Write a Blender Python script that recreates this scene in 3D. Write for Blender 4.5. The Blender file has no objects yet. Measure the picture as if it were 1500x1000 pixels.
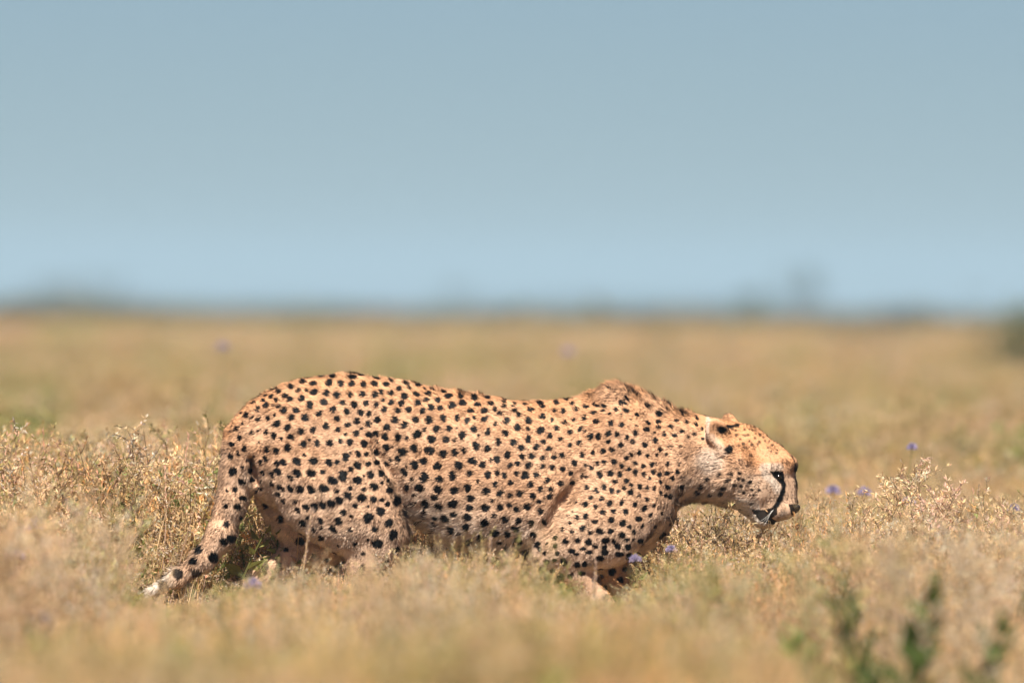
import bpy, math, random
import numpy as np
from mathutils import Vector, Matrix

R = math.radians
rng = np.random.default_rng(7)
random.seed(7)
scene = bpy.context.scene
COL = scene.collection

# ------------------------------------------------------------------ camera, sky, sun, exposure
LENS = 400.0                       # mm on a 36 mm sensor
FPX = LENS / 36.0 * 1500.0         # focal length in photo pixels
HOR = 456.0                        # horizon row at the middle column
GY = 934.0                         # row of the ground under the cheetah
S = 620.0                          # photo pixels per metre at the cheetah
D = FPX / S                        # metres to the cheetah
CAMZ = (GY - HOR) / S
ROLL = R(0.5)
cam_d = bpy.data.cameras.new('camera')
cam = bpy.data.objects.new('camera', cam_d); COL.objects.link(cam)
cam_d.lens = LENS; cam_d.sensor_width = 36.0
cam_d.clip_start = 0.5; cam_d.clip_end = 60000
cam.location = (0, 0, CAMZ)
pitch = math.atan((500.0 - HOR) / FPX)
cam.rotation_euler = (Matrix.Rotation(math.pi/2 - pitch, 3, 'X') @ Matrix.Rotation(ROLL, 3, 'Z')).to_euler()
cam_d.dof.use_dof = True
cam_d.dof.focus_distance = D - 0.05
cam_d.dof.aperture_fstop = 4.0
scene.camera = cam

SUN_EL, SUN_AZ = R(54), R(186)     # azimuth measured clockwise from +Y (the view direction)
w = bpy.data.worlds.new('World'); scene.world = w; w.use_nodes = True
nt = w.node_tree; nt.nodes.clear()
wo = nt.nodes.new('ShaderNodeOutputWorld'); bg = nt.nodes.new('ShaderNodeBackground')
sky = nt.nodes.new('ShaderNodeTexSky'); sky.sky_type = 'NISHITA'; sky.sun_disc = False
sky.sun_elevation = SUN_EL; sky.sun_rotation = SUN_AZ
sky.air_density = 1.0; sky.dust_density = 0.2; sky.ozone_density = 2.0; sky.altitude = 1500
hs = nt.nodes.new('ShaderNodeMix'); hs.data_type = 'RGBA'; hs.blend_type = 'MULTIPLY'
hs.inputs['Factor'].default_value = 1.0
hs.inputs['B'].default_value = (0.235, 0.289, 0.379, 1)
nt.links.new(sky.outputs[0], hs.inputs['A']); nt.links.new(hs.outputs['Result'], bg.inputs[0])
bg.inputs[1].default_value = 0.072
nt.links.new(bg.outputs[0], wo.inputs[0])
sd = bpy.data.lights.new('sun', 'SUN'); so = bpy.data.objects.new('sun', sd); COL.objects.link(so)
sd.energy = 5.0; sd.angle = R(0.53); sd.color = (1.0, 0.93, 0.82)
sdir = Vector((math.sin(SUN_AZ)*math.cos(SUN_EL), math.cos(SUN_AZ)*math.cos(SUN_EL), math.sin(SUN_EL)))
so.rotation_euler = sdir.to_track_quat('Z', 'Y').to_euler(); so.location = sdir*60
vs = scene.view_settings
vs.view_transform = 'Standard'; vs.look = 'None'; vs.gamma = 1; vs.exposure = 1.13; vs.use_curve_mapping = False
cy = scene.cycles
cy.use_denoising = True
cy.max_bounces = 6; cy.diffuse_bounces = 3; cy.glossy_bounces = 2; cy.transmission_bounces = 3; cy.transparent_max_bounces = 4
cy.volume_bounces = 0
cy.use_adaptive_sampling = False

# ------------------------------------------------------------------ helpers
cr, sr = math.cos(ROLL), math.sin(ROLL)
def unroll(px, py):
    a, b = px-750.0, py-500.0
    return 750 + cr*a + sr*b, 500 - sr*a + cr*b
def reroll(u, v):
    a, b = u-750.0, v-500.0
    return 750 + cr*a - sr*b, 500 + sr*a + cr*b
def P(px, py, y=0.0):              # photo pixel in the cheetah's plane -> local metres (origin: ground under the cheetah)
    u, v = unroll(px, py)
    return np.array(((u-750)/S, y, (GY-v)/S))
def to_px(x, z):
    return reroll(x*S+750, GY - z*S)
def at(px, py, d):                 # photo pixel at distance d -> world point
    u, v = unroll(px, py)
    return Vector(((u-750)/FPX*d, d, CAMZ - (v-HOR)/FPX*d))
def ground_d(py): return FPX*CAMZ/(py-HOR)

def tag(o, label=None, cat=None, group=None, kind=None):
    if label: o['label'] = label
    if cat: o['category'] = cat
    if group: o['group'] = group
    if kind: o['kind'] = kind
    return o
def empty(name, loc=(0, 0, 0)):
    e = bpy.data.objects.new(name, None); COL.objects.link(e); e.location = loc; e.empty_display_size = 0.1
    return e
def mesh_np(name, V, F, mat, parent=None, col=None, smooth=False, link=True, nrm=None):
    """V (n,3), F (m,k) with k = 3 or 4"""
    me = bpy.data.meshes.new(name)
    V = np.ascontiguousarray(V, dtype=np.float32); F = np.ascontiguousarray(F, dtype=np.int32)
    n, m, k = len(V), len(F), F.shape[1]
    me.vertices.add(n); me.vertices.foreach_set('co', V.ravel())
    me.loops.add(m*k); me.loops.foreach_set('vertex_index', F.ravel())
    me.polygons.add(m); me.polygons.foreach_set('loop_start', np.arange(0, m*k, k, dtype=np.int32))
    try: me.polygons.foreach_set('loop_total', np.full(m, k, dtype=np.int32))
    except Exception: pass
    if col is not None:
        a = me.attributes.new('col', 'FLOAT_COLOR', 'POINT')
        c = np.ones((n, 4), np.float32); c[:, :3] = col
        a.data.foreach_set('color', c.ravel())
    if nrm is not None:
        a = me.attributes.new('nrm', 'FLOAT_VECTOR', 'POINT')
        a.data.foreach_set('vector', np.ascontiguousarray(nrm, dtype=np.float32).ravel())
    me.update(calc_edges=True)
    me.polygons.foreach_set('use_smooth', np.full(m, bool(smooth)))
    if mat is not None: me.materials.append(mat)
    o = bpy.data.objects.new(name, me)
    if link: COL.objects.link(o)
    if parent is not None: o.parent = parent
    return o

class MB:
    """collects triangles with a colour per vertex"""
    def __init__(s): s.v, s.f, s.c, s.n = [], [], [], 0
    def add(s, V, F, c):
        V = np.asarray(V, float).reshape(-1, 3); F = np.asarray(F, int)
        s.v.append(V); s.f.append(F + s.n); s.n += len(V)
        c = np.asarray(c, float); s.c.append(np.broadcast_to(c, (len(V), 3)))
    def tube(s, pts, rad, c, k=5):
        pts = np.asarray(pts, float); rad = np.broadcast_to(np.asarray(rad, float), (len(pts),))
        T = np.gradient(pts, axis=0); T /= np.linalg.norm(T, axis=1)[:, None] + 1e-9
        ref = np.array((0.31, 0.9, 0.2)); A = np.cross(T, ref); A /= np.linalg.norm(A, axis=1)[:, None] + 1e-9
        B = np.cross(T, A)
        th = np.arange(k)*2*math.pi/k
        V = pts[:, None, :] + rad[:, None, None]*(np.cos(th)[None, :, None]*A[:, None, :] + np.sin(th)[None, :, None]*B[:, None, :])
        V = V.reshape(-1, 3); F = []
        for i in range(len(pts)-1):
            for j in range(k):
                a, b = i*k+j, i*k+(j+1) % k
                F += [(a, b, b+k), (a, b+k, a+k)]
        e = (len(pts)-1)*k
        for j in range(1, k-1): F += [(0, j+1, j), (e, e+j, e+j+1)]
        s.add(V, F, c)
    def leaves(s, base, direc, length, width, c, bend=0.15):
        """n pointed leaves, two folded quads' worth of triangles each; arrays"""
        base = np.asarray(base, float); n = len(base)
        if n == 0: return
        direc = direc/(np.linalg.norm(direc, axis=1)[:, None]+1e-9)
        side = np.cross(direc, rng.normal(size=(n, 3))); side /= np.linalg.norm(side, axis=1)[:, None]+1e-9
        up = np.cross(side, direc)
        L = np.asarray(length).reshape(-1, 1)*np.ones((n, 1)); W = np.asarray(width).reshape(-1, 1)*np.ones((n, 1))
        mid = base + direc*L*0.45 + up*L*bend*0.3
        tip = base + direc*L - up*L*bend*0.4
        V = np.stack([base, mid + side*W*0.5, tip, mid - side*W*0.5], 1).reshape(-1, 3)
        i = np.arange(n)*4
        F = np.concatenate([np.stack([i, i+1, i+2], 1), np.stack([i, i+2, i+3], 1)])
        c = np.broadcast_to(np.asarray(c, float), (n, 3))
        s.add(V, F, np.repeat(c, 4, 0))
    def build(s, name, mat, parent=None, smooth=False, link=True):
        return mesh_np(name, np.concatenate(s.v), np.concatenate(s.f), mat, parent, np.concatenate(s.c), smooth, link)

def nodes_of(name):
    m = bpy.data.materials.new(name); m.use_nodes = True
    nt = m.node_tree; nt.nodes.clear()
    out = nt.nodes.new('ShaderNodeOutputMaterial')
    return m, nt, out
def N(nt, t, **k):
    n = nt.nodes.new(t)
    for a, b in k.items(): setattr(n, a, b)
    return n

# ------------------------------------------------------------------ materials
def mat_plant(name, patches=True, trans=0.5, bright=1.0):
    m, nt, out = nodes_of(name)
    at_ = N(nt, 'ShaderNodeAttribute', attribute_name='col')
    c = at_.outputs['Color']
    if patches:                                    # plants differ in kind and dryness over the field
        geo = N(nt, 'ShaderNodeNewGeometry')
        mp = N(nt, 'ShaderNodeMapping'); mp.inputs['Scale'].default_value = (1.0, 0.42, 0.25)
        nt.links.new(geo.outputs['Position'], mp.inputs['Vector'])
        for (sc, lo, hi, colr, amt, off) in ((0.9, 0.54, 0.66, (0.58, 0.76, 0.38), 0.9, 0), (1.5, 0.54, 0.64, (1.06, 0.94, 0.90), 0.95, 7), (0.30, 0.52, 0.62, (0.90, 0.94, 0.76), 0.8, 3), (3.1, 0.56, 0.74, (0.52, 0.46, 0.36), 0.8, 5)):
            no = N(nt, 'ShaderNodeTexNoise'); no.inputs['Scale'].default_value = sc; no.inputs['Detail'].default_value = 2
            ad = N(nt, 'ShaderNodeVectorMath', operation='ADD'); ad.inputs[1].default_value = (off*3.1, off*5.3, off)
            nt.links.new(mp.outputs[0], ad.inputs[0]); nt.links.new(ad.outputs[0], no.inputs['Vector'])
            mr = N(nt, 'ShaderNodeMapRange'); mr.inputs['From Min'].default_value = lo; mr.inputs['From Max'].default_value = hi
            mr.inputs['To Max'].default_value = amt
            nt.links.new(no.outputs[0], mr.inputs['Value'])
            mx = N(nt, 'ShaderNodeMix', data_type='RGBA', blend_type='MULTIPLY')
            nt.links.new(mr.outputs[0], mx.inputs['Factor']); nt.links.new(c, mx.inputs['A']); mx.inputs['B'].default_value = (*colr, 1)
            c = mx.outputs['Result']
    d = N(nt, 'ShaderNodeBsdfPrincipled'); d.inputs['Roughness'].default_value = 0.6; d.inputs['Specular IOR Level'].default_value = 0.25
    t = N(nt, 'ShaderNodeBsdfTranslucent'); mix = N(nt, 'ShaderNodeMixShader'); mix.inputs[0].default_value = trans
    nt.links.new(c, d.inputs['Base Color']); nt.links.new(c, t.inputs['Color'])
    nt.links.new(d.outputs[0], mix.inputs[1]); nt.links.new(t.outputs[0], mix.inputs[2]); nt.links.new(mix.outputs[0], out.inputs[0])
    return m
M_SCRUB = mat_plant('dry_scrub_mat')
M_PLANT = mat_plant('plant_mat', patches=False)

def mat_ground():
    m, nt, out = nodes_of('savanna_soil')
    geo = N(nt, 'ShaderNodeNewGeometry')
    mp = N(nt, 'ShaderNodeMapping'); mp.inputs['Scale'].default_value = (1, 0.35, 1)
    nt.links.new(geo.outputs['Position'], mp.inputs['Vector'])
    def noise(sc, det=3):
        n = N(nt, 'ShaderNodeTexNoise'); n.inputs['Scale'].default_value = sc; n.inputs['Detail'].default_value = det
        nt.links.new(mp.outputs[0], n.inputs['Vector']); return n
    r1 = N(nt, 'ShaderNodeValToRGB'); e = r1.color_ramp.elements
    e[0].position = 0.3; e[0].color = (0.17, 0.115, 0.055, 1); e[1].position = 0.7; e[1].color = (0.30, 0.205, 0.11, 1)
    el = r1.color_ramp.elements.new(0.5); el.color = (0.235, 0.16, 0.08, 1)
    nt.links.new(noise(0.06, 4).outputs[0], r1.inputs[0])
    r2 = N(nt, 'ShaderNodeValToRGB'); e = r2.color_ramp.elements
    e[0].position = 0.48; e[0].color = (0, 0, 0, 1); e[1].position = 0.68; e[1].color = (1, 1, 1, 1)
    nt.links.new(noise(0.02).outputs[0], r2.inputs[0])
    mx = N(nt, 'ShaderNodeMix', data_type='RGBA'); nt.links.new(r2.outputs[0], mx.inputs['Factor'])
    nt.links.new(r1.outputs[0], mx.inputs['A']); mx.inputs['B'].default_value = (0.19, 0.155, 0.07, 1)
    b = N(nt, 'ShaderNodeBsdfPrincipled'); b.inputs['Roughness'].default_value = 0.95; b.inputs['Specular IOR Level'].default_value = 0.1
    nt.links.new(mx.outputs['Result'], b.inputs['Base Color']); nt.links.new(b.outputs[0], out.inputs[0])
    return m

# ------------------------------------------------------------------ ground
g = mesh_np('ground', [(-15000, -200, 0), (15000, -200, 0), (15000, 30000, 0), (-15000, 30000, 0)], [(0, 1, 2, 3)], mat_ground())
tag(g, 'flat dry savanna ground reaching to the horizon', kind='structure')

# ------------------------------------------------------------------ the cheetah: one implicit surface, meshed
def smin(a, b, k):
    h = np.clip(0.5 + 0.5*(b-a)/k, 0, 1)
    return b + (a-b)*h - k*h*(1-h)
def smax(a, b, k): return -smin(-a, -b, k)

h1 = 0.0042
xs = np.concatenate([np.arange(P(192, 0)[0], P(1010, 0)[0], h1), np.arange(P(1010, 0)[0], P(1192, 0)[0], 0.0027)])
ys = np.arange(-0.205, 0.206, 0.0036)
zs = np.arange(-0.004, P(0, 535)[2], 0.0036)
Fv = np.full((len(xs), len(ys), len(zs)), 0.25, np.float32)
X, Y, Z = xs[:, None, None].astype(np.float32), ys[None, :, None].astype(np.float32), zs[None, None, :].astype(np.float32)

YAW = R(10)                        # head turned a little towards the camera
PIV = P(1035, 668)
def head_local(x, y, z):           # world -> unturned head
    dx, dy = x-PIV[0], y-PIV[1]
    return PIV[0] + dx*math.cos(YAW) - dy*math.sin(YAW), PIV[1] + dx*math.sin(YAW) + dy*math.cos(YAW), z
def head_world(x, y, z):
    dx, dy = x-PIV[0], y-PIV[1]
    return PIV[0] + dx*math.cos(YAW) + dy*math.sin(YAW), PIV[1] - dx*math.sin(YAW) + dy*math.cos(YAW), z

def HX(a): return 1035 + (a-1035)/math.cos(YAW)      # photo column -> column on the unturned head
def sl(arr, lo, hi):
    a = max(int(np.searchsorted(arr, lo))-1, 0); b = min(int(np.searchsorted(arr, hi))+1, len(arr))
    return slice(a, b)
def combine(fun, lo, hi, k, mode='u'):
    m = 0.045
    sx, sy, sz = sl(xs, lo[0]-m, hi[0]+m), sl(ys, lo[1]-m, hi[1]+m), sl(zs, lo[2]-m, hi[2]+m)
    d = fun(X[sx], Y[:, sy], Z[:, :, sz]).astype(np.float32)
    A = Fv[sx, sy, sz]
    Fv[sx, sy, sz] = smin(A, d, k) if mode == 'u' else smax(A, -d, k)

def chain(pts, k=0.02, ky=0.02, head=False, mode='u'):
    """pts: (px, py, radius px, y centre m, y half thickness m) round cones joined smoothly"""
    if head: pts = [(HX(a), b, r, yc, th) for a, b, r, yc, th in pts]
    Q = [(P(a, b), r/S, yc, th) for a, b, r, yc, th in pts]
    lo = np.min([[q[0][0]-q[1]-.03*head, q[2]-q[3]-.03*head, q[0][2]-q[1]] for q in Q], 0)
    hi = np.max([[q[0][0]+q[1]+.03*head, q[2]+q[3]+.03*head, q[0][2]+q[1]] for q in Q], 0)
    def f(x, y, z):
        if head: x, y, z = head_local(x, y, z)
        d = None
        for (p0, r0, y0, t0), (p1, r1, y1, t1) in zip(Q[:-1], Q[1:]):
            ax, az = p1[0]-p0[0], p1[2]-p0[2]; L2 = ax*ax+az*az+1e-9
            t = np.clip(((x-p0[0])*ax + (z-p0[2])*az)/L2, 0, 1)
            r = r0+(r1-r0)*t; th = t0+(t1-t0)*t; yc = y0+(y1-y0)*t
            qx, qz, qy = x-p0[0]-ax*t, z-p0[2]-az*t, (y-yc)/th*r
            e = (np.sqrt(qx*qx+qz*qz+qy*qy)-r)*np.minimum(1, th/r)**0.5
            d = e if d is None else smin(d, e, ky)
        return d
    combine(f, lo, hi, k, mode)

# torso and neck: top row, bottom row, half width (px) at stations along the animal
ST = np.array([
 (334, 640, 668, 6, 0), (340, 622, 690, 18, 0), (352, 603, 705, 32, 0), (372, 585.5, 722, 45, 0), (400, 570, 742, 54, .02), (440, 555.5, 752, 60, .04), (500, 546, 750, 60, .05),
 (560, 553, 742, 56, .06), (600, 559, 756, 57, .08), (650, 568.5, 794, 61, .10), (700, 577, 810, 65, .10), (760, 587.5, 817, 68, .12),
 (800, 587, 820, 69, .16), (840, 580.5, 822, 67, .22), (875, 571, 823, 64, .30), (905, 563, 822, 61, .34), (925, 567, 818, 58, .32), (945, 575.5, 811, 55, .26),
 (962, 585, 800, 58, .2), (976, 591.5, 786, 60, .14), (986, 596.5, 762, 59, .1), (1000, 601, 738, 57, .06), (1030, 608, 734, 49, 0.03), (1055, 620, 738, 41, 0), (1080, 640, 730, 26, 0), (1095, 680, 700, 5, 0)])
stx = np.array([P(a, (b+c)/2)[0] for a, b, c, _, _ in ST]); stt = np.array([P(a, b)[2] for a, b, c, _, _ in ST]); stb = np.array([P(a, c)[2] for a, b, c, _, _ in ST])
stw = ST[:, 3]/S; ste = ST[:, 4]
def pchip(xq, xk, yk):
    hh = np.diff(xk); dl = np.diff(yk)/hh
    m = np.zeros(len(xk)); m[0], m[-1] = dl[0], dl[-1]
    for i in range(1, len(xk)-1):
        m[i] = 0 if dl[i-1]*dl[i] <= 0 else 3*(hh[i-1]+hh[i])/((2*hh[i]+hh[i-1])/dl[i-1] + (hh[i]+2*hh[i-1])/dl[i])
    i = np.clip(np.searchsorted(xk, xq)-1, 0, len(xk)-2)
    t = (xq-xk[i])/hh[i]
    return ((1+2*t)*(1-t)**2*yk[i] + t*(1-t)**2*hh[i]*m[i] + t*t*(3-2*t)*yk[i+1] + t*t*(t-1)*hh[i]*m[i+1])
def torso(x, y, z):
    xq = np.clip(x, stx[0], stx[-1])
    zt, zb, wd, eg = (pchip(xq, stx, a) for a in (stt, stb, stw, ste))
    zc, hh = (zt+zb)/2, np.maximum((zt-zb)/2, 0.004)
    t = (z-zc)/hh
    we = wd*(1-eg*np.clip(t, -1, 1.3))
    q = (np.abs(y/we)**2.15 + np.abs(t)**2.15 + 1e-9)**(1/2.15)
    d = (q-1)*np.minimum(wd, hh)*0.9
    return d + np.maximum(np.abs(x-xq)-1e-6, 0)*0.9
combine(torso, (stx[0], -.14, 0.1), (stx[-1], .14, 0.63), 0.01)

# hind legs
for s_, pts in ((-1, [(452, 650, 76, .058, .050), (490, 712, 76, .070, .056), (530, 752, 60, .080, .052), (553, 778, 42, .082, .044)]),
                (1, [(450, 655, 74, .055, .050), (448, 715, 68, .062, .05), (462, 765, 50, .068, .044), (470, 790, 38, .07, .038)])):
    chain([(a, b, r, s_*yc, th) for a, b, r, yc, th in pts], k=0.007, ky=0.04)
chain([(553, 778, 40, -.082, .042), (541, 822, 29, -.078, .034), (517, 872, 15, -.08, .022), (512, 880, 14, -.08, .020)], k=0.018)
chain([(512, 878, 14, -.08, .020), (522, 908, 13, -.08, .021), (528, 920, 13, -.08, .024)], k=0.015)
chain([(526, 920, 13, -.08, .027), (556, 922, 12, -.08, .032)], k=0.015)
chain([(470, 790, 38, .07, .037), (430, 818, 24, .073, .028), (386, 842, 15, .075, .021)], k=0.018)
chain([(384, 840, 14, .075, .019), (390, 880, 12, .075, .019), (397, 918, 13, .075, .022)], k=0.015)
chain([(397, 919, 13, .075, .026), (425, 922, 12, .075, .030)], k=0.015)
# front legs: shoulder blade, upper arm, forearm, paw
for s_ in (-1, 1):
    o = 0 if s_ < 0 else 18
    chain([(902, 588, 24, s_*.044, .026), (914, 640, 42, s_*.066, .034), (922, 706, 48, s_*.073, .038), (928, 738, 44, s_*.075, .040)], k=0.030, ky=0.04)
    if s_ < 0:
        chain([(930, 738, 44, -.078, .042), (884, 766, 58, -.094, .046), (832, 794, 38, -.102, .038), (797, 812, 20, -.102, .027)], k=0.008, ky=0.035)
        chain([(800, 811, 20, -.100, .025), (845, 842, 19, -.090, .025), (880, 880, 14, -.082, .019), (902, 906, 13, -.078, .019)], k=0.012)
        chain([(902, 908, 14, -.076, .023), (912, 920, 13, -.076, .026), (938, 923, 11, -.074, .030)], k=0.012)
    else:
        chain([(946, 736, 48, .080, .044), (910, 775, 46, .084, .042), (892, 815, 27, .084, .032)], k=0.014, ky=0.035)
        chain([(892, 815, 26, .084, .030), (905, 850, 20, .080, .026), (922, 892, 14, .074, .020), (930, 912, 13, .072, .021)], k=0.012)
        chain([(932, 917, 13, .07, .026), (958, 923, 11, .068, .030)], k=0.012)
# toes
for (px_, yc) in ((556, -.08), (425, .075), (940, -.074), (960, .068)):
    for j in range(4):
        dy = (-.024, -.008, .008, .024)[j]; ex = (0, 7, 7, 0)[j]
        chain([(px_-8+ex, 921, 8.5, yc+dy, .0105), (px_+4+ex, 925, 8, yc+dy, .0105)], k=0.005)
# folds behind the upper arm and before the thigh
chain([(852, 694, 6, -.118, .020), (826, 735, 9, -.122, .026), (798, 776, 7, -.118, .022)], k=0.016, mode='s')
chain([(546, 650, 4, -.104, .014), (574, 692, 7, -.108, .020), (597, 738, 8, -.104, .024), (602, 765, 7, -.10, .024)], k=0.014, mode='s')
# tail
TAIL = [(352, 640, 24, 0.0, .038), (346, 690, 22, -.004, .036), (339, 735, 20.5, -.01, .033), (323, 785, 18.5, -.016, .030), (298, 820, 15, -.02, .024), (262, 845, 10, -.022, .017), (218, 867, 6.5, -.022, .011)]
chain(TAIL, k=0.022, ky=0.03)
# fold between tail and rump
chain([(371, 672, 5, -.05, .02), (376, 705, 6, -.05, .02)], k=0.012, mode='s')
# head
chain([(1060, 660, 42, 0, .062), (1088, 664, 41, 0, .064), (1124, 689, 39, 0, .058), (1137, 712, 27, 0, .044), (1146, 738, 21.5, 0, .036)], k=0.03, head=True, ky=0.012)
chain([(1072, 706, 30, 0, .055), (1098, 728, 22, 0, .042), (1119, 757, 17, 0, .032)], k=0.022, head=True)
for s_ in (-1, 1):
    chain([(1082, 694, 27, s_*.040, .026), (1104, 712, 22, s_*.036, .022)], k=0.025, head=True)       # cheek
    chain([(1141, 746, 15, s_*.021, .020), (1150, 744, 13.5, s_*.015, .019)], k=0.012, head=True)           # whisker pad
    chain([(1132, 676, 14, s_*.040, .014), (1154, 680, 12.5, s_*.024, .014)], k=0.014, head=True)          # brow
    if s_ < 0: chain([(1146, 697, 7.5, s_*.058, .016), (1149, 704, 6, s_*.052, .014)], k=0.010, head=True, mode='s')  # eye socket
chain([(1150, 692, 11.5, 0, .020), (1153, 712, 9, 0, .016), (1156, 733, 10.5, 0, .016)], k=0.012, head=True)                         # nose bridge
# ears: cupped discs standing out from the skull
def ear(base, axis, face, la, lb, s_):
    a = Vector((axis[0], axis[1]*s_, axis[2])).normalized(); o = Vector((face[0], face[1]*s_, face[2]))
    o = (o - a*o.dot(a)).normalized(); b_ = a.cross(o)
    c = np.array((base[0], base[1]*s_, base[2])) + np.array(a)*la*0.72
    def f(x, y, z):
        x, y, z = head_local(x, y, z)
        d = (x-c[0], y-c[1], z-c[2])
        u, v, t = (d[0]*k[0]+d[1]*k[1]+d[2]*k[2] for k in (a, b_, o))
        t = t - 6*v*v                                     # rim curls forward
        d1 = (np.sqrt((u/la)**2+(v/lb)**2+(t/0.0115)**2)-1)*0.010
        d2 = (np.sqrt(((u+la*.02)/(la*.80))**2+(v/(lb*.72))**2+((t-.0125)/0.0135)**2)-1)*0.009
        return smax(d1, -d2, 0.003)
    combine(f, c-0.06, c+0.06, 0.006)
eb = P(HX(1067), 651)
ear((eb[0], 0.054, eb[2]), (-0.52, 0.36, 0.86), (0.55, 0.82, 0.05), .043, .029, -1)
eb = P(HX(1072), 644)
ear((eb[0], 0.036, eb[2]), (-0.38, 0.30, 0.92), (0.62, 0.76, 0.05), .040, .027, 1)

# surface nets
def surface_nets(F):
    ins = F < 0
    nx, ny, nz = F.shape
    c = np.zeros((nx-1, ny-1, nz-1), np.uint8)
    for i in (0, 1):
        for j in (0, 1):
            for k in (0, 1): c += ins[i:nx-1+i, j:ny-1+j, k:nz-1+k]
    act = (c > 0) & (c < 8)
    I, J, K = np.nonzero(act)
    idx = np.full(act.shape, -1, np.int32); idx[I, J, K] = np.arange(len(I))
    pos = np.zeros((len(I), 3)); cnt = np.zeros(len(I))
    G = (xs, ys, zs)
    for ax in range(3):
        for u in (0, 1):
            for v in (0, 1):
                o = [0, 0, 0]; oth = [a for a in range(3) if a != ax]
                o[oth[0]], o[oth[1]] = u, v
                a = (I+o[0], J+o[1], K+o[2]); o2 = list(o); o2[ax] = 1; b = (I+o2[0], J+o2[1], K+o2[2])
                fa, fb = F[a].astype(float), F[b].astype(float)
                m = (fa < 0) != (fb < 0)
                t = np.where(m, fa/(fa-fb+1e-12), 0)
                p = np.stack([G[d][a[d]]*(1-t)+G[d][b[d]]*t for d in range(3)], 1)
                pos[m] += p[m]; cnt[m] += 1
    pos /= cnt[:, None]
    quads = []
    for ax in range(3):
        s1 = [slice(1, -1)]*3; s1[ax] = slice(0, -1); s2 = [slice(1, -1)]*3; s2[ax] = slice(1, None)
        a, b = ins[tuple(s1)], ins[tuple(s2)]
        I2, J2, K2 = np.nonzero(a != b); flip = a[I2, J2, K2]
        g = [I2, J2, K2]; base = [g[d] + (0 if d == ax else 1) for d in range(3)]
        oth = [(ax+1) % 3, (ax+2) % 3]
        def cell(du, dv):
            q = [base[0].copy(), base[1].copy(), base[2].copy()]; q[oth[0]] -= du; q[oth[1]] -= dv
            return idx[tuple(q)]
        q = np.stack([cell(0, 0), cell(1, 0), cell(1, 1), cell(0, 1)], 1)
        q[~flip] = q[~flip][:, ::-1]
        quads.append(q)
    Q = np.concatenate(quads); Q = Q[(Q >= 0).all(1)]
    return pos, Q
BV, BQ = surface_nets(Fv)
# light smoothing
for it in range(3):
    acc = np.zeros_like(BV); n_ = np.zeros(len(BV))
    for a in range(4):
        np.add.at(acc, BQ[:, a], BV[BQ[:, (a+1) % 4]]); np.add.at(n_, BQ[:, a], 1)
        np.add.at(acc, BQ[:, a], BV[BQ[:, (a+3) % 4]]); np.add.at(n_, BQ[:, a], 1)
    BV = BV*0.5 + 0.5*acc/np.maximum(n_, 1)[:, None]
def vnoise(p, sc, seed=0):
    q = p*sc + seed*17.3
    return (np.sin(q[:, 0]*1.7+1.3*np.sin(q[:, 2]*1.1+seed)) + np.sin(q[:, 2]*2.1+1.1*np.sin(q[:, 0]*0.9)) + np.sin(q[:, 1]*1.9+q[:, 0]*.7))/3
def normals():
    fn = np.cross(BV[BQ[:, 2]]-BV[BQ[:, 0]], BV[BQ[:, 3]]-BV[BQ[:, 1]])
    n = np.zeros_like(BV)
    for a in range(4): np.add.at(n, BQ[:, a], fn)
    return fn, n/(np.linalg.norm(n, axis=1)[:, None]+1e-12)
fn, BN = normals()
_b = np.clip((to_px(BV[:, 0], BV[:, 2])[0]-1040)/-40, 0, 1)          # loose skin and muscle, not on the face
BV = BV + BN*((vnoise(BV, 30, 2)*0.0030 + vnoise(BV, 75, 4)*0.0013)*_b)[:, None]
fn, BN = normals()
FA = np.linalg.norm(fn, axis=1)*0.5

# ---- coat: regions, fur direction, colours
def px_near(p):
    """photo pixels of points as if on the near side (far half of the head mirrored)"""
    u, v = to_px(p[:, 0], p[:, 2])
    hm = u > 1030
    lx, ly, lz = head_local(p[:, 0], p[:, 1], p[:, 2])
    wx, wy, wz = head_world(lx, -np.abs(ly), lz)
    u2, v2 = to_px(wx, wz)
    b = np.clip((u-1040)/30, 0, 1)
    return u + (u2-u)*b, v + (v2-v)*b
def seg_dist(u, v, pts):
    d = np.full(u.shape, 1e9); 
    for (x0, y0), (x1, y1) in zip(pts[:-1], pts[1:]):
        ax, ay = x1-x0, y1-y0; t = np.clip(((u-x0)*ax+(v-y0)*ay)/(ax*ax+ay*ay+1e-9), 0, 1)
        d = np.minimum(d, np.hypot(u-x0-ax*t, v-y0-ay*t))
    return d
def in_poly(u, v, pts):
    ins = np.zeros(u.shape, bool); n = len(pts)
    for i in range(n):
        (x0, y0), (x1, y1) = pts[i], pts[(i+1) % n]
        c = ((y0 > v) != (y1 > v)) & (u < (x1-x0)*(v-y0)/(y1-y0+1e-12)+x0)
        ins ^= c
    return ins
def sstep(a, b, x):
    t = np.clip((x-a)/(b-a), 0, 1); return t*t*(3-2*t)
tail_pts = [(a, b) for a, b, *_ in TAIL]
def tail_mask(u, v): return (u < 366) & (seg_dist(u, v, tail_pts[1:]) < 32) & (v > 655)
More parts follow.
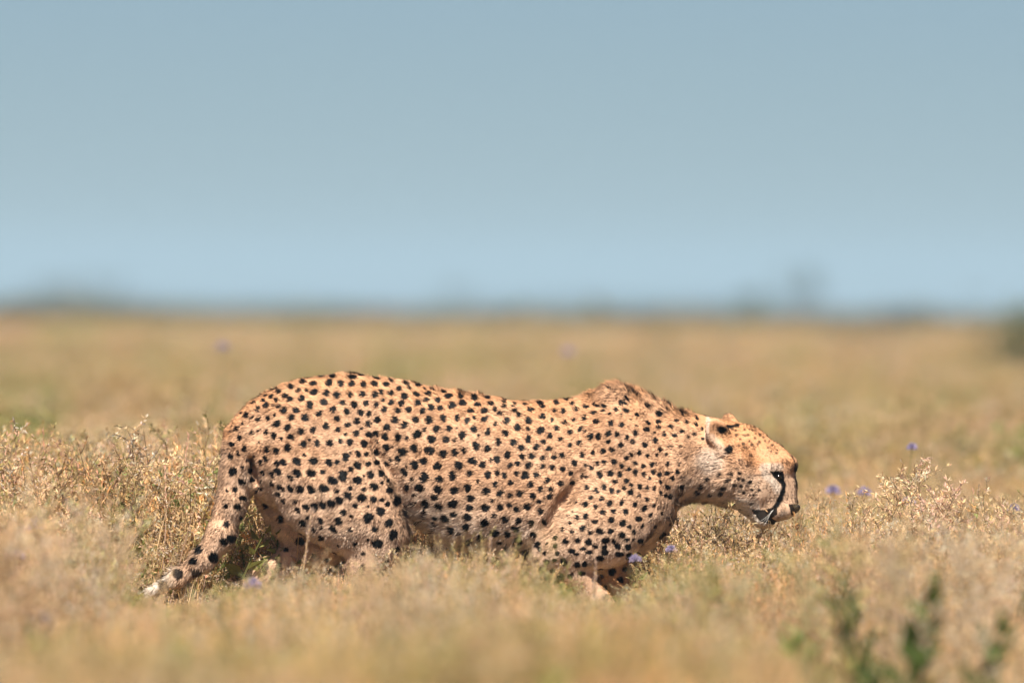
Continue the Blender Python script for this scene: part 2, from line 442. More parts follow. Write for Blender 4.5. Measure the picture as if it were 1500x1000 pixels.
def flow(p, n):
    u, v = px_near(p)
    f = np.zeros_like(p); f[:, 0] = -1; f[:, 2] = -0.30
    leg = sstep(760, 820, v)
    f[:, 0] = f[:, 0]*(1-leg) - 0.5*leg; f[:, 2] = f[:, 2]*(1-leg) - 1*leg
    th = ((u > 380) & (u < 600)).astype(float)*sstep(640, 720, v); f[:, 2] -= 0.7*th
    tm = tail_mask(u, v); f[tm] = (-0.45, 0, -1)
    hm = u > 1040; f[hm] = (-1, 0, 0.35)
    nk = (u > 940) & (u <= 1060); f[nk, 2] = -0.25
    low = (v > 700) & (u > 1040); f[low] = (-1, 0, -0.45)
    f += n*0; f -= n*(f*n).sum(1)[:, None]
    return f/(np.linalg.norm(f, axis=1)[:, None]+1e-9)

# spots: traced sizes by region, thrown so that none overlap
def spot_field(u, v):
    """spacing and radius in px, elongation"""
    sp = np.full(u.shape, 21.5); r = np.full(u.shape, 6.6); e = np.full(u.shape, 1.08)
    def put(m, a, b, c): sp[m] = a; r[m] = b; e[m] = c
    put((u < 560) & (v < 700), 18.5, 6.0, 1.1)
    put((u < 640) & (v >= 700), 21, 7.4, 1.35)
    put((v < 625) & (u < 860), 17.5, 5.0, 1.3)
    put((u > 830) & (v >= 600), 15.8, 4.9, 1.05)
    put((u > 830) & (v < 640), 17, 4.4, 1.6)
    put((u > 985) & (v < 700), 16.5, 3.8, 1.4)
    put((u > 985) & (v >= 660), 17, 4.6, 1.2)
    put(u > 1050, 14, 2.6, 1.3)
    t = tail_mask(u, v); put(t, 24, 8.2, 1.25)
    put(t & (v > 800), 27, 10.5, 1.0)
    put((v > 860) & ~t, 24, 5, 1.2)
    return sp, r, e
# spots read off the photograph: tile origin, then x,y,radius[,elongation,angle]; 6.667 units to a pixel
TILES = {
(330, 545): "755,85,28,1.5,-10;860,103,30,1.7,-5;930,27,25,2,-5;1045,32,28,1.6,0;1015,97,35,1.2,-15;1130,108,33;640,137,30,1.2,20;520,183,27,1.2,-10;585,225,28,1.2,-20;715,172,24,1.4,-20;795,172,20,1.3,-50;870,190,34,1.2,-15;990,198,33,1.1,-30;1090,218,32;450,235,24,1.2,-25;500,268,24,1.1,-30;635,257,30,1.3,-20;750,250,32,1.1,-40;370,270,22,1.3,-15;400,318,30,1.1,-30;315,352,30;520,330,24,1.4,-45;475,322,14,1.5,-50;575,365,34,1.1,-60;697,365,33;830,312,36,1.15,-60;965,288,34,1.1,-20;1150,293,29;1058,360,33;920,400,33,1.1,-60;650,437,33;785,440,38,1.15,-70;485,415,17,1.6,-70;420,447,24,1.4,-60;320,458,26,1.2,-50;265,440,18,1.7,-45;205,418,30,1.3,-35;510,497,36,1.2,-65;612,537,34,1.2,-30;745,574,34;862,558,30,1.3,-70;990,520,33;1097,448,30;1105,557,27;1180,600,18;405,580,26,1.3,-70;325,565,14,1.8,-65;260,580,20,1.6,-80;478,613,32,1.2,80;552,645,22,1.1,-60;650,627,32;768,695,36;830,655,15;903,690,32,1.2,80;1025,685,33,1.2,70;1128,665,24;105,550,26,1.3,-70;45,575,12,2.5,-60;140,640,28,1.5,-75;60,705,28,1.3,80;190,745,28,1.2,70;125,790,22,1.6,75;340,680,14,2.2,80;410,750,28,1.4,60;503,762,32,1.2,85;615,732,38;775,802,20;870,860,40,1.2,40;1018,875,38;1100,872,26;1180,820,38;395,845,32,1.2,50;510,888,28,1.4,55;572,873,34,1.25,50;706,862,42,1.1,30;52,822,30,1.3,80;345,880,24,1.7,70;285,820,12,4,70;170,925,20,1.6,65;220,860,18,1.2,60;75,968,42;245,960,26,1.5,85;515,965,38,1.25,35;450,985,22,1.4,60;710,980,42,1.2,35;845,978,42,1.2,35;957,967,26;1155,985,38;370,975,26,1.5,60;1190,380,28;1195,510,25;150,395,14,2,-55;270,290,20,1.6,-25;390,220,18,2.2,-25;165,497,18,1.4,-50",
(510, 545): "40,42,30,2,5;125,20,22,3,12;270,45,24,3,20;35,108,32;150,115,31,1.2,10;258,107,32,1.3,20;370,113,28,1.4,15;420,75,22,2.5,25;565,100,26,2.5,20;20,212,29;140,210,31;260,215,32;322,187,26;415,197,29;498,155,26,1.3,10;600,148,22,1.8,25;685,118,26,1.7,15;745,155,16,2.2,20;820,157,18,2.2,25;60,310,34,1.1,80;175,300,30,1.2,-70;275,315,26,1.4,-60;342,270,20;422,290,30,1.2,-60;520,300,30;548,232,36,1.2,5;665,210,29,1.4,25;780,200,28,1.6,15;680,295,30;763,265,27,1.2,0;875,267,29,1.4,20;935,183,22,2,10;980,228,32,1.6,5;1100,232,24,1.7,10;1090,200,18,2.4,10;125,390,32,1.2,-70;205,400,27,1.3,80;352,360,30;487,370,29,1.1,-50;590,363,32;727,373,30;810,340,33,1.2,20;898,345,28;1012,320,38,1.2,5;1115,292,34,1.2,5;90,472,32;198,500,32;285,462,34;455,460,36,1.1,50;553,508,34,1.3,-80;660,460,32,1.1,70;790,460,40,1.15,5;928,445,34,1.35,55;1065,440,28,1.5,-65;1162,468,30,1.2,-80;1185,370,24;10,510,24;85,592,31;138,542,17,1.3,0;208,605,32,1.4,30;275,598,32,1.1,30;380,537,37;363,630,36;490,632,37,1.1,-70;575,640,20,1.2,0;675,600,42,1.2,-50;745,562,20,1.3,-70;815,650,42,1.4,-10;862,550,34,1.1,-50;985,545,30,1.3,-60;1060,542,14,1.8,-25;1115,610,38,1.1,-70;955,652,34,1.1,-50;1040,658,22,1.3,-60;20,678,34;160,692,36;285,675,18,2,65;375,730,36,1.2,50;433,717,14,2,75;532,775,42,1.1,40;643,737,39;795,762,45,1.1,0;930,790,40;1040,782,35;1130,762,27,1.6,-88;30,782,16;105,790,31,1.4,50;185,795,24;280,780,30,1.1,30;355,790,14,3,50;485,845,31,1.4,60;410,848,22,1.6,40;100,905,37,1.2,55;205,890,27,1.2,60;285,875,27;375,895,24,1.4,65;650,898,42,1.1,20;737,862,38;870,912,40,1.1,60;1080,905,42;1190,855,24;30,942,26;550,968,34,1.2,65;572,920,14,2,60;220,985,30;325,978,28,1.3,60;1015,990,32;740,995,30;1185,980,32",
(690, 545): "30,240,36,1.2,20;60,308,28,1.4,0;160,240,24,2.5,15;195,298,27,1.5,5;330,262,16,2,20;425,297,16,2.8,25;320,285,18,1.7,15;318,325,22,1.5,5;5,370,22;130,370,33,1.2,-10;232,355,24,1.1,-10;278,395,24,1.4,-15;415,322,16,3,-10;425,367,25,1.7,-5;525,305,18,2.5,0;580,357,29,1.9,5;670,293,28,1.7,5;697,330,23,1.5,5;830,285,28,1.2,0;930,262,16,1.6,10;985,298,22,1.5,5;35,440,18;132,452,30,1.3,-15;465,410,24,1.2,-10;238,500,22,1.7,-60;348,468,34,1.1,-20;560,467,36,1.1,-10;695,425,30;790,460,22,1.3,-75;805,370,20;898,375,24,1.2,-70;1020,355,28,1.3,0;1115,330,26,1.4,-5;1195,305,20;1100,440,28;1185,388,24,1.3,0;995,457,22,1.2,70;910,483,23,1.3,-65;1195,482,20;25,550,36,1.4,70;165,578,31,1.5,-75;333,590,32,1.2,70;452,535,35;678,562,36,1.2,-40;835,540,27,1.2,-55;1062,552,26,1.7,-60;965,580,26;1160,622,34;1110,575,16,1.6,-50;75,610,16,1.8,-80;555,548,20;265,675,32,1.4,85;410,682,34,1.25,-70;558,650,35,1.3,85;770,615,28,1.2,-60;705,675,27,1.1,-40;868,645,22,1.4,-40;965,708,25,1.4,-75;1050,682,27,1.3,-50;48,715,38,1.3,80;162,742,34,1.3,75;490,732,32;635,725,32,1.1,-50;757,742,28,1.1,-60;353,803,37,1.2,-80;498,818,28,1.2,80;590,812,32;698,830,25;805,828,27,1.2,-40;883,807,28;1078,802,30,1.3,80;1185,782,24,1.2,80;20,860,36,1.2,60;110,898,35,1.15,-60;192,857,22,1.6,80;252,845,36,1.15,-80;380,902,27,1.3,-70;452,885,28;558,905,32;692,915,28,1.2,-70;792,925,28;892,940,27,1.2,-20;1005,882,31,1.1,70;1112,900,18,1.2,80;1168,928,26,1.2,60;165,988,32;255,975,28;325,988,24;440,980,24;530,990,32;635,992,26;970,980,26;1085,995,20",
(870, 545): "150,150,20,5,30;315,130,18,5,32;320,255,24,3,50;260,290,30;340,180,16,4,35;300,300,20,2,20;90,325,26,1.6,0;20,320,22,1.6,10;85,370,18,1.8,0;205,357,22;310,368,27,1.6,10;145,400,18,2.4,5;265,408,11,2.4,5;10,388,16;415,410,23,1.7,25;360,457,13,2.4,5;520,320,28,1.9,55;590,245,20,2.2,60;460,180,14,2,40;630,400,34,1.4,45;525,490,22,1.8,30;625,475,25,1.2,10;625,530,22,1.6,5;720,360,22,3.2,52;800,465,22,1.3,20;745,525,24,1.4,5;860,400,20,2,65;905,480,24,1.4,50;1000,440,22,2,60;990,500,22,1.4,60;1050,548,18,1.4,60;852,572,22,1.3,0;920,540,10,2.4,20;780,612,24,1.4,0;975,600,20,1.2,0;918,628,18,1.2,0;1058,645,18,1.2,0;680,600,24,1.5,-80;405,517,14,1.3,0;510,553,28,1.3,15;590,585,16;400,588,30,1.3,60;265,508,29;160,490,30;20,478,28;135,592,33;222,602,28;38,622,34,1.3,-80;317,635,25;597,662,30,1.1,60;375,672,27,1.2,60;495,703,29,1.3,60;135,675,24;255,708,29;170,750,27;85,765,28;730,718,20,1.3,-60;828,720,17;640,750,25,1.1,-40;435,780,25;520,810,21;610,802,18;700,798,18,1.4,-50;815,800,12;355,800,25,1.1,-40;312,832,26;192,868,33,1.2,-80;90,870,24;25,882,25;265,910,27;400,882,23;478,910,23;560,895,26,1.2,80;602,890,14,2.2,85;712,888,24;822,885,20,1.7,85;332,938,26,1.1,-60;400,970,28;575,968,26;708,980,26,1.3,0;812,968,28,1.1,0;155,980,32;250,985,28;50,980,28;480,985,24;635,990,24",
(330, 690): "165,105,32,1.3,35;98,178,28;20,187,16;180,262,32,1.5,20;10,338,22;122,345,36;160,465,22,1.3,80;15,515,34,1.2,70;65,658,44;265,80,28;350,100,16,2.5,70;345,170,24,1.4,20;297,200,20,1.2,60;385,342,30,1.1,30;535,470,38;455,125,20,2.2,50;545,160,34,1.9,38;520,220,28,1.9,35;570,290,22,2,55;645,58,32,1.5,55;470,45,24,2.4,50;642,165,34,1.4,50;738,170,38,1.2,35;845,172,40,1.3,40;970,160,44,1.4,18;688,292,21,2,55;715,375,30,1.3,40;795,342,35,1.4,50;880,340,40,1.2,45;957,322,38,1.3,50;1040,308,40,1.3,40;1120,275,40,1.1,20;1052,85,44,1.2,35;1155,50,42,1.2,60;1093,185,22,1.4,10;825,448,28,1.6,10;760,500,38,1.2,0;935,475,32,1.4,60;1117,480,40,1.5,60;1160,393,32;870,570,24,1.6,50;945,545,20,2,40;1062,557,38,1.5,52;940,645,30,1.1,0;730,688,45,1.3,0;590,770,25,1.2,0;1060,810,27,1.3,-60;985,870,22;1105,720,14,1.8,70;1190,220,28;860,830,25;-270,760,46;-10,690,36;-305,870,44,1.1,0;-110,840,50",
(510, 690): "98,82,42;155,40,16;228,30,32;330,20,28;335,105,20;395,85,14;25,160,26;160,168,22;258,142,40,1.1,30;410,180,34,1.1,50;20,235,32,1.3,50;138,255,42;255,265,34;338,272,23;390,310,26;484,287,42,1.25,80;80,325,26;200,337,12,1.4,0;322,382,46;204,445,50;402,497,42,1.3,-75;40,430,20;28,562,26;267,557,33;447,612,46,1.4,-60;547,540,13,1.6,80;292,700,50,1.1,-20;200,665,16,1.8,60;480,765,36,1.6,-70;75,700,20;155,795,22,1.3,0;380,880,24,1.6,-50;500,860,12,2.5,80;555,15,28;617,72,22;740,62,46,1.15,5;572,155,32,1.9,78;697,162,40,1.1,30;640,230,20,1.3,60;890,72,38;1018,48,38;878,175,43,1.1,5;1035,183,40;843,250,32,1.3,10;752,315,40,1.1,40;612,320,22,1.8,55;655,300,14,2,60;885,340,38,1.2,15;1022,313,46,1.3,0;738,395,28,1.5,45;720,450,24,1.6,45;845,455,24,1.6,35;938,458,40,1.35,20;1025,417,32,1.5,10;830,518,28,1.6,45;805,585,18,2,80;1150,543,34,1.1,20;1000,580,40,1.2,30;1075,607,18,1.3,20;1165,157,38;1195,260,38;1180,352,36,1.3,0;1165,443,42,1.3,0;1100,740,22,1.8,80;1170,700,32;655,510,20,1.5,80;570,350,20,2,65",
(690, 690): "165,38,33;255,20,26;322,38,27,1.2,-80;440,20,22;525,42,34;632,35,25;68,95,23,1.6,-80;230,120,27;387,103,29,1.3,-80;580,122,31,1.1,-60;742,78,29;870,110,30,1.2,10;990,110,26,1.2,10;968,18,24;1080,45,20,1.8,-60;1120,50,18;145,188,36,1.1,-80;280,210,34,1.1,-40;378,225,26,1.2,-60;470,212,33,1.3,85;672,170,28,1.1,-60;775,168,28;600,235,34;765,240,30;202,280,22;660,285,22;5,262,30;138,350,40,1.1,-20;282,345,36;370,320,28;440,365,30;545,340,36,1.1,60;675,385,29,1.1,60;218,428,27,1.2,-10;95,428,12,1.5,0;332,467,36;460,475,32;585,503,34,1.1,60;715,490,29,1.2,50;130,500,40,1.4,-40;430,558,33,1.3,10;228,600,40,1.2,10;352,615,33,1.2,10;605,612,32,1.1,20;85,650,36;455,682,42,1.2,0;640,705,30,1.5,-40;330,780,45,1.3,-10;520,805,42,1.2,5;275,700,24,1.8,0;1125,150,25;1165,243,24;1110,315,30;1030,437,26;1118,428,30;958,495,18,1.4,-70;885,553,22,1.3,80;1083,545,33;980,575,22,1.2,-70;1162,590,22,1.2,0;815,640,24,1.3,-60;920,670,27;1035,665,28;1145,680,37;738,690,14,1.4,-60;820,715,24,1.1,-30;665,748,23;717,788,20,1.3,-40;840,790,23;980,765,33,1.3,5;1090,745,26,1.7,0;1155,778,30,1.9,0;1025,800,22,1.6,0;640,858,29,1.1,0;733,870,27;812,855,20,1.3,0;900,875,36;1033,902,33;1105,895,30;675,938,24,1.4,0;795,960,27;1195,725,20;1195,480,26;935,420,12,1.7,-70;985,380,12,1.7,-60;1025,290,12,1.5,-60",
(870, 690): "55,35,28;155,20,29;250,32,26;400,15,25;482,25,22,1.2,80;632,30,25,1.2,-70;90,148,28;197,95,26;315,85,28,1.2,-70;537,62,20,1.2,80;645,97,21,1.3,80;760,65,28,1.1,0;855,60,18,1.3,60;20,178,27,1.3,80;170,180,30;232,190,23;285,157,22;360,127,20;352,197,30;440,142,28;515,152,20,1.5,85;582,160,22,1.5,85;712,150,28;652,205,21,1.5,80;440,230,22;695,228,22;740,243,26;847,155,29,1.3,0;842,225,26,1.4,5;1032,152,29,1.1,0;1005,213,28,1.3,15;1090,82,22,1.4,-50;1130,233,18,1.3,0;72,258,26;145,305,30;265,297,29,1.3,-80;508,268,25;393,320,28;10,330,25;488,353,29;580,328,22,1.5,-75;610,260,13,1.6,80;620,350,14,4,-65;78,390,28;187,378,25;303,387,30;545,420,26,1.2,-40;660,405,16,1.7,-70;430,455,32,1.3,-15;540,475,12,2.4,-45;165,463,32;12,478,24;275,498,37,1.15,-10;340,535,24,1.2,-20;470,525,20,2,-60;385,580,26,1.5,-70;50,577,36,1.2,0;157,572,30;268,612,36,1.3,-10;670,625,30,2.4,-45;595,540,18,1.3,-50;740,520,12,1.6,-60;108,665,36,1.2,0;188,675,22,1.2,0;318,660,24,1.4,-20;385,655,18,1.8,-35;450,672,28,1.6,-15;475,712,16,2.4,-50;15,728,22,1.7,0;228,722,33;328,732,32;100,780,36,1.5,0;243,800,35,1.7,0;340,820,36,1.3,-25;425,828,40,1.3,10;55,840,36,1.3,0;100,735,28,1.2,0;65,975,36;180,990,40;575,8,24;710,10,24,1.3,0;812,5,24",
}
TS = []
for (ox, oy), txt in TILES.items():
    for e in txt.split(';'):
        n_ = [float(a) for a in e.split(',')] + [1.0, 0.0]
        TS.append((ox+n_[0]/6.667, oy+n_[1]/6.667, n_[2]/6.667, n_[3], R(n_[4])))
TS = np.array(TS)
wu, wv = to_px(BV[:, 0], BV[:, 2])
front = BN[:, 1] < 0.1
TY = np.zeros(len(TS)); TOK = np.zeros(len(TS), bool)
for j, (a, b, r_, el, an) in enumerate(TS):
    k = np.nonzero(front & (np.abs(wu-a) < 4) & (np.abs(wv-b) < 4))[0]
    if len(k): TY[j] = BV[k, 1].min(); TOK[j] = True
def traced_value(p):
    u, v = to_px(p[:, 0], p[:, 2])
    o = np.argsort(u); us, vs_, ysrt = u[o], v[o], p[o, 1]; val = np.zeros(len(p), np.float32)
    for j in np.nonzero(TOK)[0]:
        a, b, r_, el, an = TS[j]
        r_ = r_*(1.08 if a > 830 else 1.13); el = el**0.8; ra, rb = r_*math.sqrt(el), r_/math.sqrt(el); m = ra*1.4
        i0, i1 = np.searchsorted(us, (a-m, a+m))
        k = i0 + np.nonzero((np.abs(vs_[i0:i1]-b) < m) & (np.abs(ysrt[i0:i1]-TY[j]) < 0.045))[0]
        if len(k) == 0: continue
        du, dv = us[k]-a, vs_[k]-b
        f, s_ = du*math.cos(an)+dv*math.sin(an), -du*math.sin(an)+dv*math.cos(an)
        th = np.arctan2(s_, f); ph = j*2.399
        wob = 1 + 0.07*np.sin(2*th+ph) + 0.06*np.sin(3*th+ph*2.3) + 0.04*np.sin(5*th+ph*1.7)
        rr = np.hypot(f/ra, s_/rb)/wob
        val[k] = np.maximum(val[k], 1-sstep(0.82, 1.1, rr))
    res = np.zeros(len(p), np.float32); res[o] = val
    return res
cand = rng.permutation(len(BV))
CU, CVv = px_near(BV)
sp_all, r_all, e_all = spot_field(CU, CVv)
forbid = (CU > 1100) | ((CU > 1046) & (CVv < 668) & (CVv > 606) & (CU < 1085)) | (CVv > 905) | ((BN[:, 2] < -0.55) & (CU > 600) & (CU < 800) & (CVv > 800)) | ((CU < 240) & (CVv > 840))
forbid |= (BN[:, 1] < 0.25) & (wu > 296) & (wu < 1052) & (wv < 832)
alive = ~forbid
for j in np.nonzero(TOK)[0]:
    alive &= (np.hypot(wu-TS[j, 0], wv-TS[j, 1]) > TS[j, 2]+9) | (np.abs(BV[:, 1]-TY[j]) > 0.05)
spots = []
order = cand[alive[cand]]
BV32 = BV.astype(np.float32)
for i in order:
    if not alive[i]: continue
    s_ = sp_all[i]*rng.uniform(0.88, 1.08)
    d2 = ((BV32-BV32[i])**2).sum(1)
    alive &= d2 > (s_/S)**2
    spots.append(i)
spots = np.array(spots)
SPF = flow(BV[spots], BN[spots])
SPR = r_all[spots]/S*rng.uniform(0.72, 1.16, len(spots)); SPE = e_all[spots]*rng.uniform(0.9, 1.25, len(spots))
SPD = rng.uniform(0.85, 1.0, len(spots)) * np.where((CU[spots] > 1050), 0.75, 1)
print('spots', len(spots), 'verts', len(BV))

def spot_value(p):
    """0..1 blackness of the spots at points p"""
    o = np.argsort(p[:, 0]); q = p[o]; val = np.zeros(len(p), np.float32)
    qx = q[:, 0]
    for j, i in enumerate(spots):
        R_ = SPR[j]*SPE[j]*1.6
        c = BV[i]; a, b = np.searchsorted(qx, (c[0]-R_, c[0]+R_))
        if a == b: continue
        d = q[a:b]-c
        near = (np.abs(d[:, 2]) < R_) & (np.abs(d[:, 1]) < R_)
        k = np.nonzero(near)[0]
        if len(k) == 0: continue
        d = d[k]; f = SPF[j]; n = BN[i]; s_ = np.cross(n, f)
        ph = (i*12.9898) % 6.283
        df, ds = d @ f, d @ s_
        th = np.arctan2(ds, df)
        wob = 1 + 0.10*np.sin(2*th+ph) + 0.08*np.sin(3*th+ph*2.3) + 0.05*np.sin(5*th+ph*1.7)
        rr = np.sqrt((df/SPE[j])**2 + (ds*SPE[j]**.5)**2 + ((d @ n)*0.6)**2)/(SPR[j]*wob)
        vv = (1-sstep(0.80, 1.12, rr))*SPD[j]
        kk = k+a
        val[kk] = np.maximum(val[kk], vv)
    res = np.zeros(len(p), np.float32); res[o] = val
    return res
TAWNY = np.array((0.61, 0.345, 0.20)); ORANGE = np.array((0.57, 0.275, 0.128)); PALE = np.array((0.68, 0.465, 0.32)); WHITE = np.array((0.76, 0.67, 0.57)); BLACK = np.array((0.004, 0.0037, 0.004))
def mix(a, b, t): return a + (b-a)*t[:, None]
def coat(p, n):
    u, v = px_near(p)
    c = np.tile(TAWNY, (len(p), 1))
    top = np.interp(u, ST[:, 0], ST[:, 1]); bot = np.interp(u, ST[:, 0], ST[:, 2])
    t = np.clip((v-top)/(bot-top+1e-6), -0.2, 1.4)
    c = mix(c, ORANGE, np.clip(1-t*3.2, 0, 1)*0.85)
    c = mix(c, PALE, sstep(0.45, 0.95, t)*0.4)
    c = mix(c, WHITE, sstep(0.2, -0.75, n[:, 2])*0.5*sstep(0.5, .9, t)*(v < 845))
    c = mix(c, PALE, sstep(0.0, 0.8, np.abs(vnoise(p, 22, 1)))*0.25)
    c = mix(c, WHITE, sstep(0.66, 1.02, t)*0.38*sstep(585, 620, u)*sstep(800, 770, u)*(t < 1.12))
    inner = ((p[:, 1] > -0.02) & (n[:, 1] < -0.2) & (v > 700) & (u < 600)).astype(float)     # inner side of the far hind leg
    c = mix(c, PALE, inner*0.4)
    tm = tail_mask(u, v)
    c = mix(c, WHITE, np.where(u < 300, sstep(268, 232, u), 0)*0.9*(v > 800))
    # neck and face
    fm = sstep(1040, 1075, u)
    c = mix(c, ORANGE*1.04, fm*sstep(690, 640, v)*0.7)
    c = mix(c, PALE, fm*sstep(690, 715, v)*0.55)
    c = mix(c, WHITE, fm*sstep(8, -6, (735-v) - (1100-u)*0.12)*0.85*(u < 1112))
    c = mix(c, WHITE, sstep(20, 6, np.hypot(u-1122, (v-772)))*0.85)
    c = mix(c, WHITE, sstep(9, 3, seg_dist(u, v, [(1120, 694), (1131, 703), (1138, 716)]))*0.55)
    c = mix(c, WHITE, sstep(10, 3, seg_dist(u, v, [(1118, 684), (1140, 684)]))*0.5)
    c = mix(c, WHITE, sstep(12, 5, np.hypot(u-1150, (v-757)))*0.5)
    c = mix(c, WHITE*.95, sstep(30, 10, np.hypot((u-1038), v-676))*0.5)
    # black marks
    k = np.maximum(spot_value(p), traced_value(p))
    faint = np.clip(vnoise(p, 95, 3)-0.45, 0, 1)*1.2
    c = mix(c, np.array((0.20, 0.09, 0.04)), faint*0.5*(u < 1040))
    w = vnoise(p, 160, 5)*1.2
    def mark(d, wd, amt=1.0): return sstep(wd+1.5, wd-1.2, d+w)*amt
    ly_ = head_local(p[:, 0], p[:, 1], p[:, 2])[1]
    side_ = np.where((ly_ > -0.006) & (ly_ < 0.056) & (u > 1100) & (v < 735), 0.0, 1.0)
    k = np.maximum(k, side_*mark(seg_dist(u, v, [(1143, 700), (1146.5, 708), (1146.5, 718), (1142, 730), (1135, 741)]), 3.5))
    k = np.maximum(k, side_*in_poly(u, v, [(1126, 689), (1147, 689), (1148, 708), (1141, 706), (1133, 699)])*1.0)
    k = np.maximum(k, in_poly(u, v, [(1099, 745), (1118, 746), (1137, 740), (1138, 752), (1130, 758), (1138, 763), (1135, 768), (1112, 763)])*0.97)
    k = np.maximum(k, in_poly(u, v, [(1154, 738), (1178, 735), (1176, 750), (1158, 754)])*0.97)
    k = np.maximum(k, mark(seg_dist(u, v, [(1104, 696), (1126, 693)]), 1.0, 0.75))
    k = np.maximum(k, mark(np.hypot((u-1067)*0.8, v-657), 5.5))
    k = np.maximum(k, mark(np.hypot((u-1057)*0.8, (v-629)*1.1), 6.0))
    k = np.maximum(k, mark(seg_dist(u, v, [(1066, 624), (1080, 622)]), 2.4))
    for a, b, rr in ((1064, 703, 3), (1053, 694, 2.6), (1080, 700, 2.6), (1075, 710, 2.8), (1088, 702, 2.4), (1059, 714, 3.6), (1070, 693, 2), (1085, 711, 2.2), (1098, 705, 2), (1089, 721, 1.8), (1101, 716, 1.6), (1103, 724, 1.4), (1082, 692, 2), (1111, 717, 1.4), (1055, 722, 3.4)):
        k = np.maximum(k, mark(np.hypot(u-a, (v-b)*1.2), rr+1.0, 0.97))
    # fine dark flecks over the crown
    for a, b, rr in ((1077, 630, 1.8), (1078, 636, 2), (1072, 627, 1.8), (1090, 628, 1.6), (1097, 645, 1.7), (1105, 641, 1.5), (1101, 650, 1.6), (1112, 646, 1.5), (1120, 645, 1.4), (1124, 655, 1.6), (1131, 651, 1.5), (1136, 663, 1.5), (1126, 646, 1.2), (1088, 649, 1.6), (1081, 652, 1.8), (1113, 636, 1.5), (1109, 650, 1.2), (1095, 636, 1.4), (1084, 642, 1.4), (1118, 640, 1.2), (1129, 660, 1.1), (1106, 634, 1.2)):
        k = np.maximum(k, mark(np.hypot(u-a, (v-b)*1.1), rr+0.5, 0.8))
    c = mix(c, WHITE, sstep(5, 0.5, seg_dist(u, v, [(1037, 611), (1034, 640)]))*0.5)
    c = mix(c, WHITE, sstep(8, 3, seg_dist(u, v, [(1042, 640), (1062, 662)]))*0.3)
    # dark streaked crest on the withers
    cr_ = np.clip(np.sin((u*0.9+v*0.75)*0.52+vnoise(p, 40, 8)*1.6)-0.15, 0, 1)
    k = np.maximum(k, cr_*sstep(24, 12, v-top)*sstep(868, 885, u)*sstep(1015, 985, u)*0.85)
    # rings at the end of the tail
    ring = seg_dist(u, v, [(278, 800), (318, 862)]); k = np.maximum(k, mark(ring, 5.0, 0.0))
    c = mix(c, BLACK, np.clip(k, 0, 1))
    return c, k

cheetah = empty('cheetah', (0, D, 0))
tag(cheetah, 'spotted cheetah stalking low through the dry scrub with its head lowered', 'cheetah')

def mat_coat(name, use_nrm):
    m, nt, out = nodes_of(name)
    a = N(nt, 'ShaderNodeAttribute', attribute_name='col')
    b = N(nt, 'ShaderNodeBsdfPrincipled'); b.inputs['Roughness'].default_value = 0.58; b.inputs['Specular IOR Level'].default_value = 0.13
    nt.links.new(a.outputs['Color'], b.inputs['Base Color'])
    if use_nrm:
        n = N(nt, 'ShaderNodeAttribute', attribute_name='nrm'); nt.links.new(n.outputs['Vector'], b.inputs['Normal'])
    nt.links.new(b.outputs[0], out.inputs[0]); return m
bc, bk = coat(BV, BN)
body = mesh_np('body', BV, BQ, mat_coat('coat_skin', False), cheetah, bc*0.9, smooth=True)

# ---- fur: short hairs as slim blades rooted on the body
NH = 430000
wgt = FA*np.where(BN[BQ[:, 0], 1] < 0.25, 1.0, 0.45)
uu = (CU[BQ[:, 0]] > 1045); wgt = wgt*np.where(uu, 2.2, 1.0)*np.where(CVv[BQ[:, 0]] > 870, 0.3, 1)
fi = rng.choice(len(BQ), NH, p=wgt/wgt.sum())
ab = rng.random((NH, 2))
q = BQ[fi]; wa, wb = ab[:, :1], ab[:, 1:]
def bil(A): return (A[q[:, 0]]*(1-wa)+A[q[:, 1]]*wa)*(1-wb) + (A[q[:, 3]]*(1-wa)+A[q[:, 2]]*wa)*wb
HP = bil(BV); HN = bil(BN); HN /= np.linalg.norm(HN, axis=1)[:, None]
hu, hv = px_near(HP)
# keep eye, nose and mouth bare
bare = (np.hypot(hu-1140, (hv-698)*1.2) < 5) | ((hu > 1152) & (hv > 736) & (hv < 753)) | in_poly(hu, hv, [(1104, 748), (1136, 745), (1136, 765), (1114, 763)])
HP, HN, hu, hv = HP[~bare], HN[~bare], hu[~bare], hv[~bare]; NH = len(HP)
fl = flow(HP, HN)
top = np.interp(hu, ST[:, 0], ST[:, 1]); bot = np.interp(hu, ST[:, 0], ST[:, 2])
ln = np.full(NH, 0.0095)
ln += 0.010*sstep(26, 4, hv-top)*sstep(850, 885, hu)*sstep(1030, 990, hu)        # crest
ln += 0.012*((hu > 590) & (hu < 780))*sstep(34, 2, bot-hv)                       # belly
ln += 0.004*((hu > 985) & (hu < 1075))*(hv > 640)                                 # ruff
fm = hu > 1078
ln = np.where(fm, 0.0045, ln); ln = np.where(fm & (hv > 690) & (hu < 1112), 0.006, ln)
ln = np.where((hu > 1085) & (hv > 690) & (hu > 1112), 0.0035, ln)
eare = (hu > 1028) & (hu < 1082) & (hv < 660) & (hv > 600); ln = np.where(eare, 0.005, ln)
legm = sstep(770, 815, hv)*(((hu > 360) & (hu < 600)) | ((hu > 780) & (hu < 970))); ln = ln*(1-legm)+0.0045*legm
tm = tail_mask(hu, hv); ln = np.where(tm, 0.009, ln); ln = np.where((hu < 300) & (hv > 790), 0.014, ln)
ln *= rng.uniform(0.65, 1.25, NH)
lift = rng.uniform(0.18, 0.55, NH)[:, None]
clump = np.stack([vnoise(HP, 70, 11), vnoise(HP, 75, 12), vnoise(HP, 72, 13)], 1)*0.55
cl2 = np.stack([vnoise(HP, 380, 31), vnoise(HP, 410, 32), vnoise(HP, 395, 33)], 1)*0.4
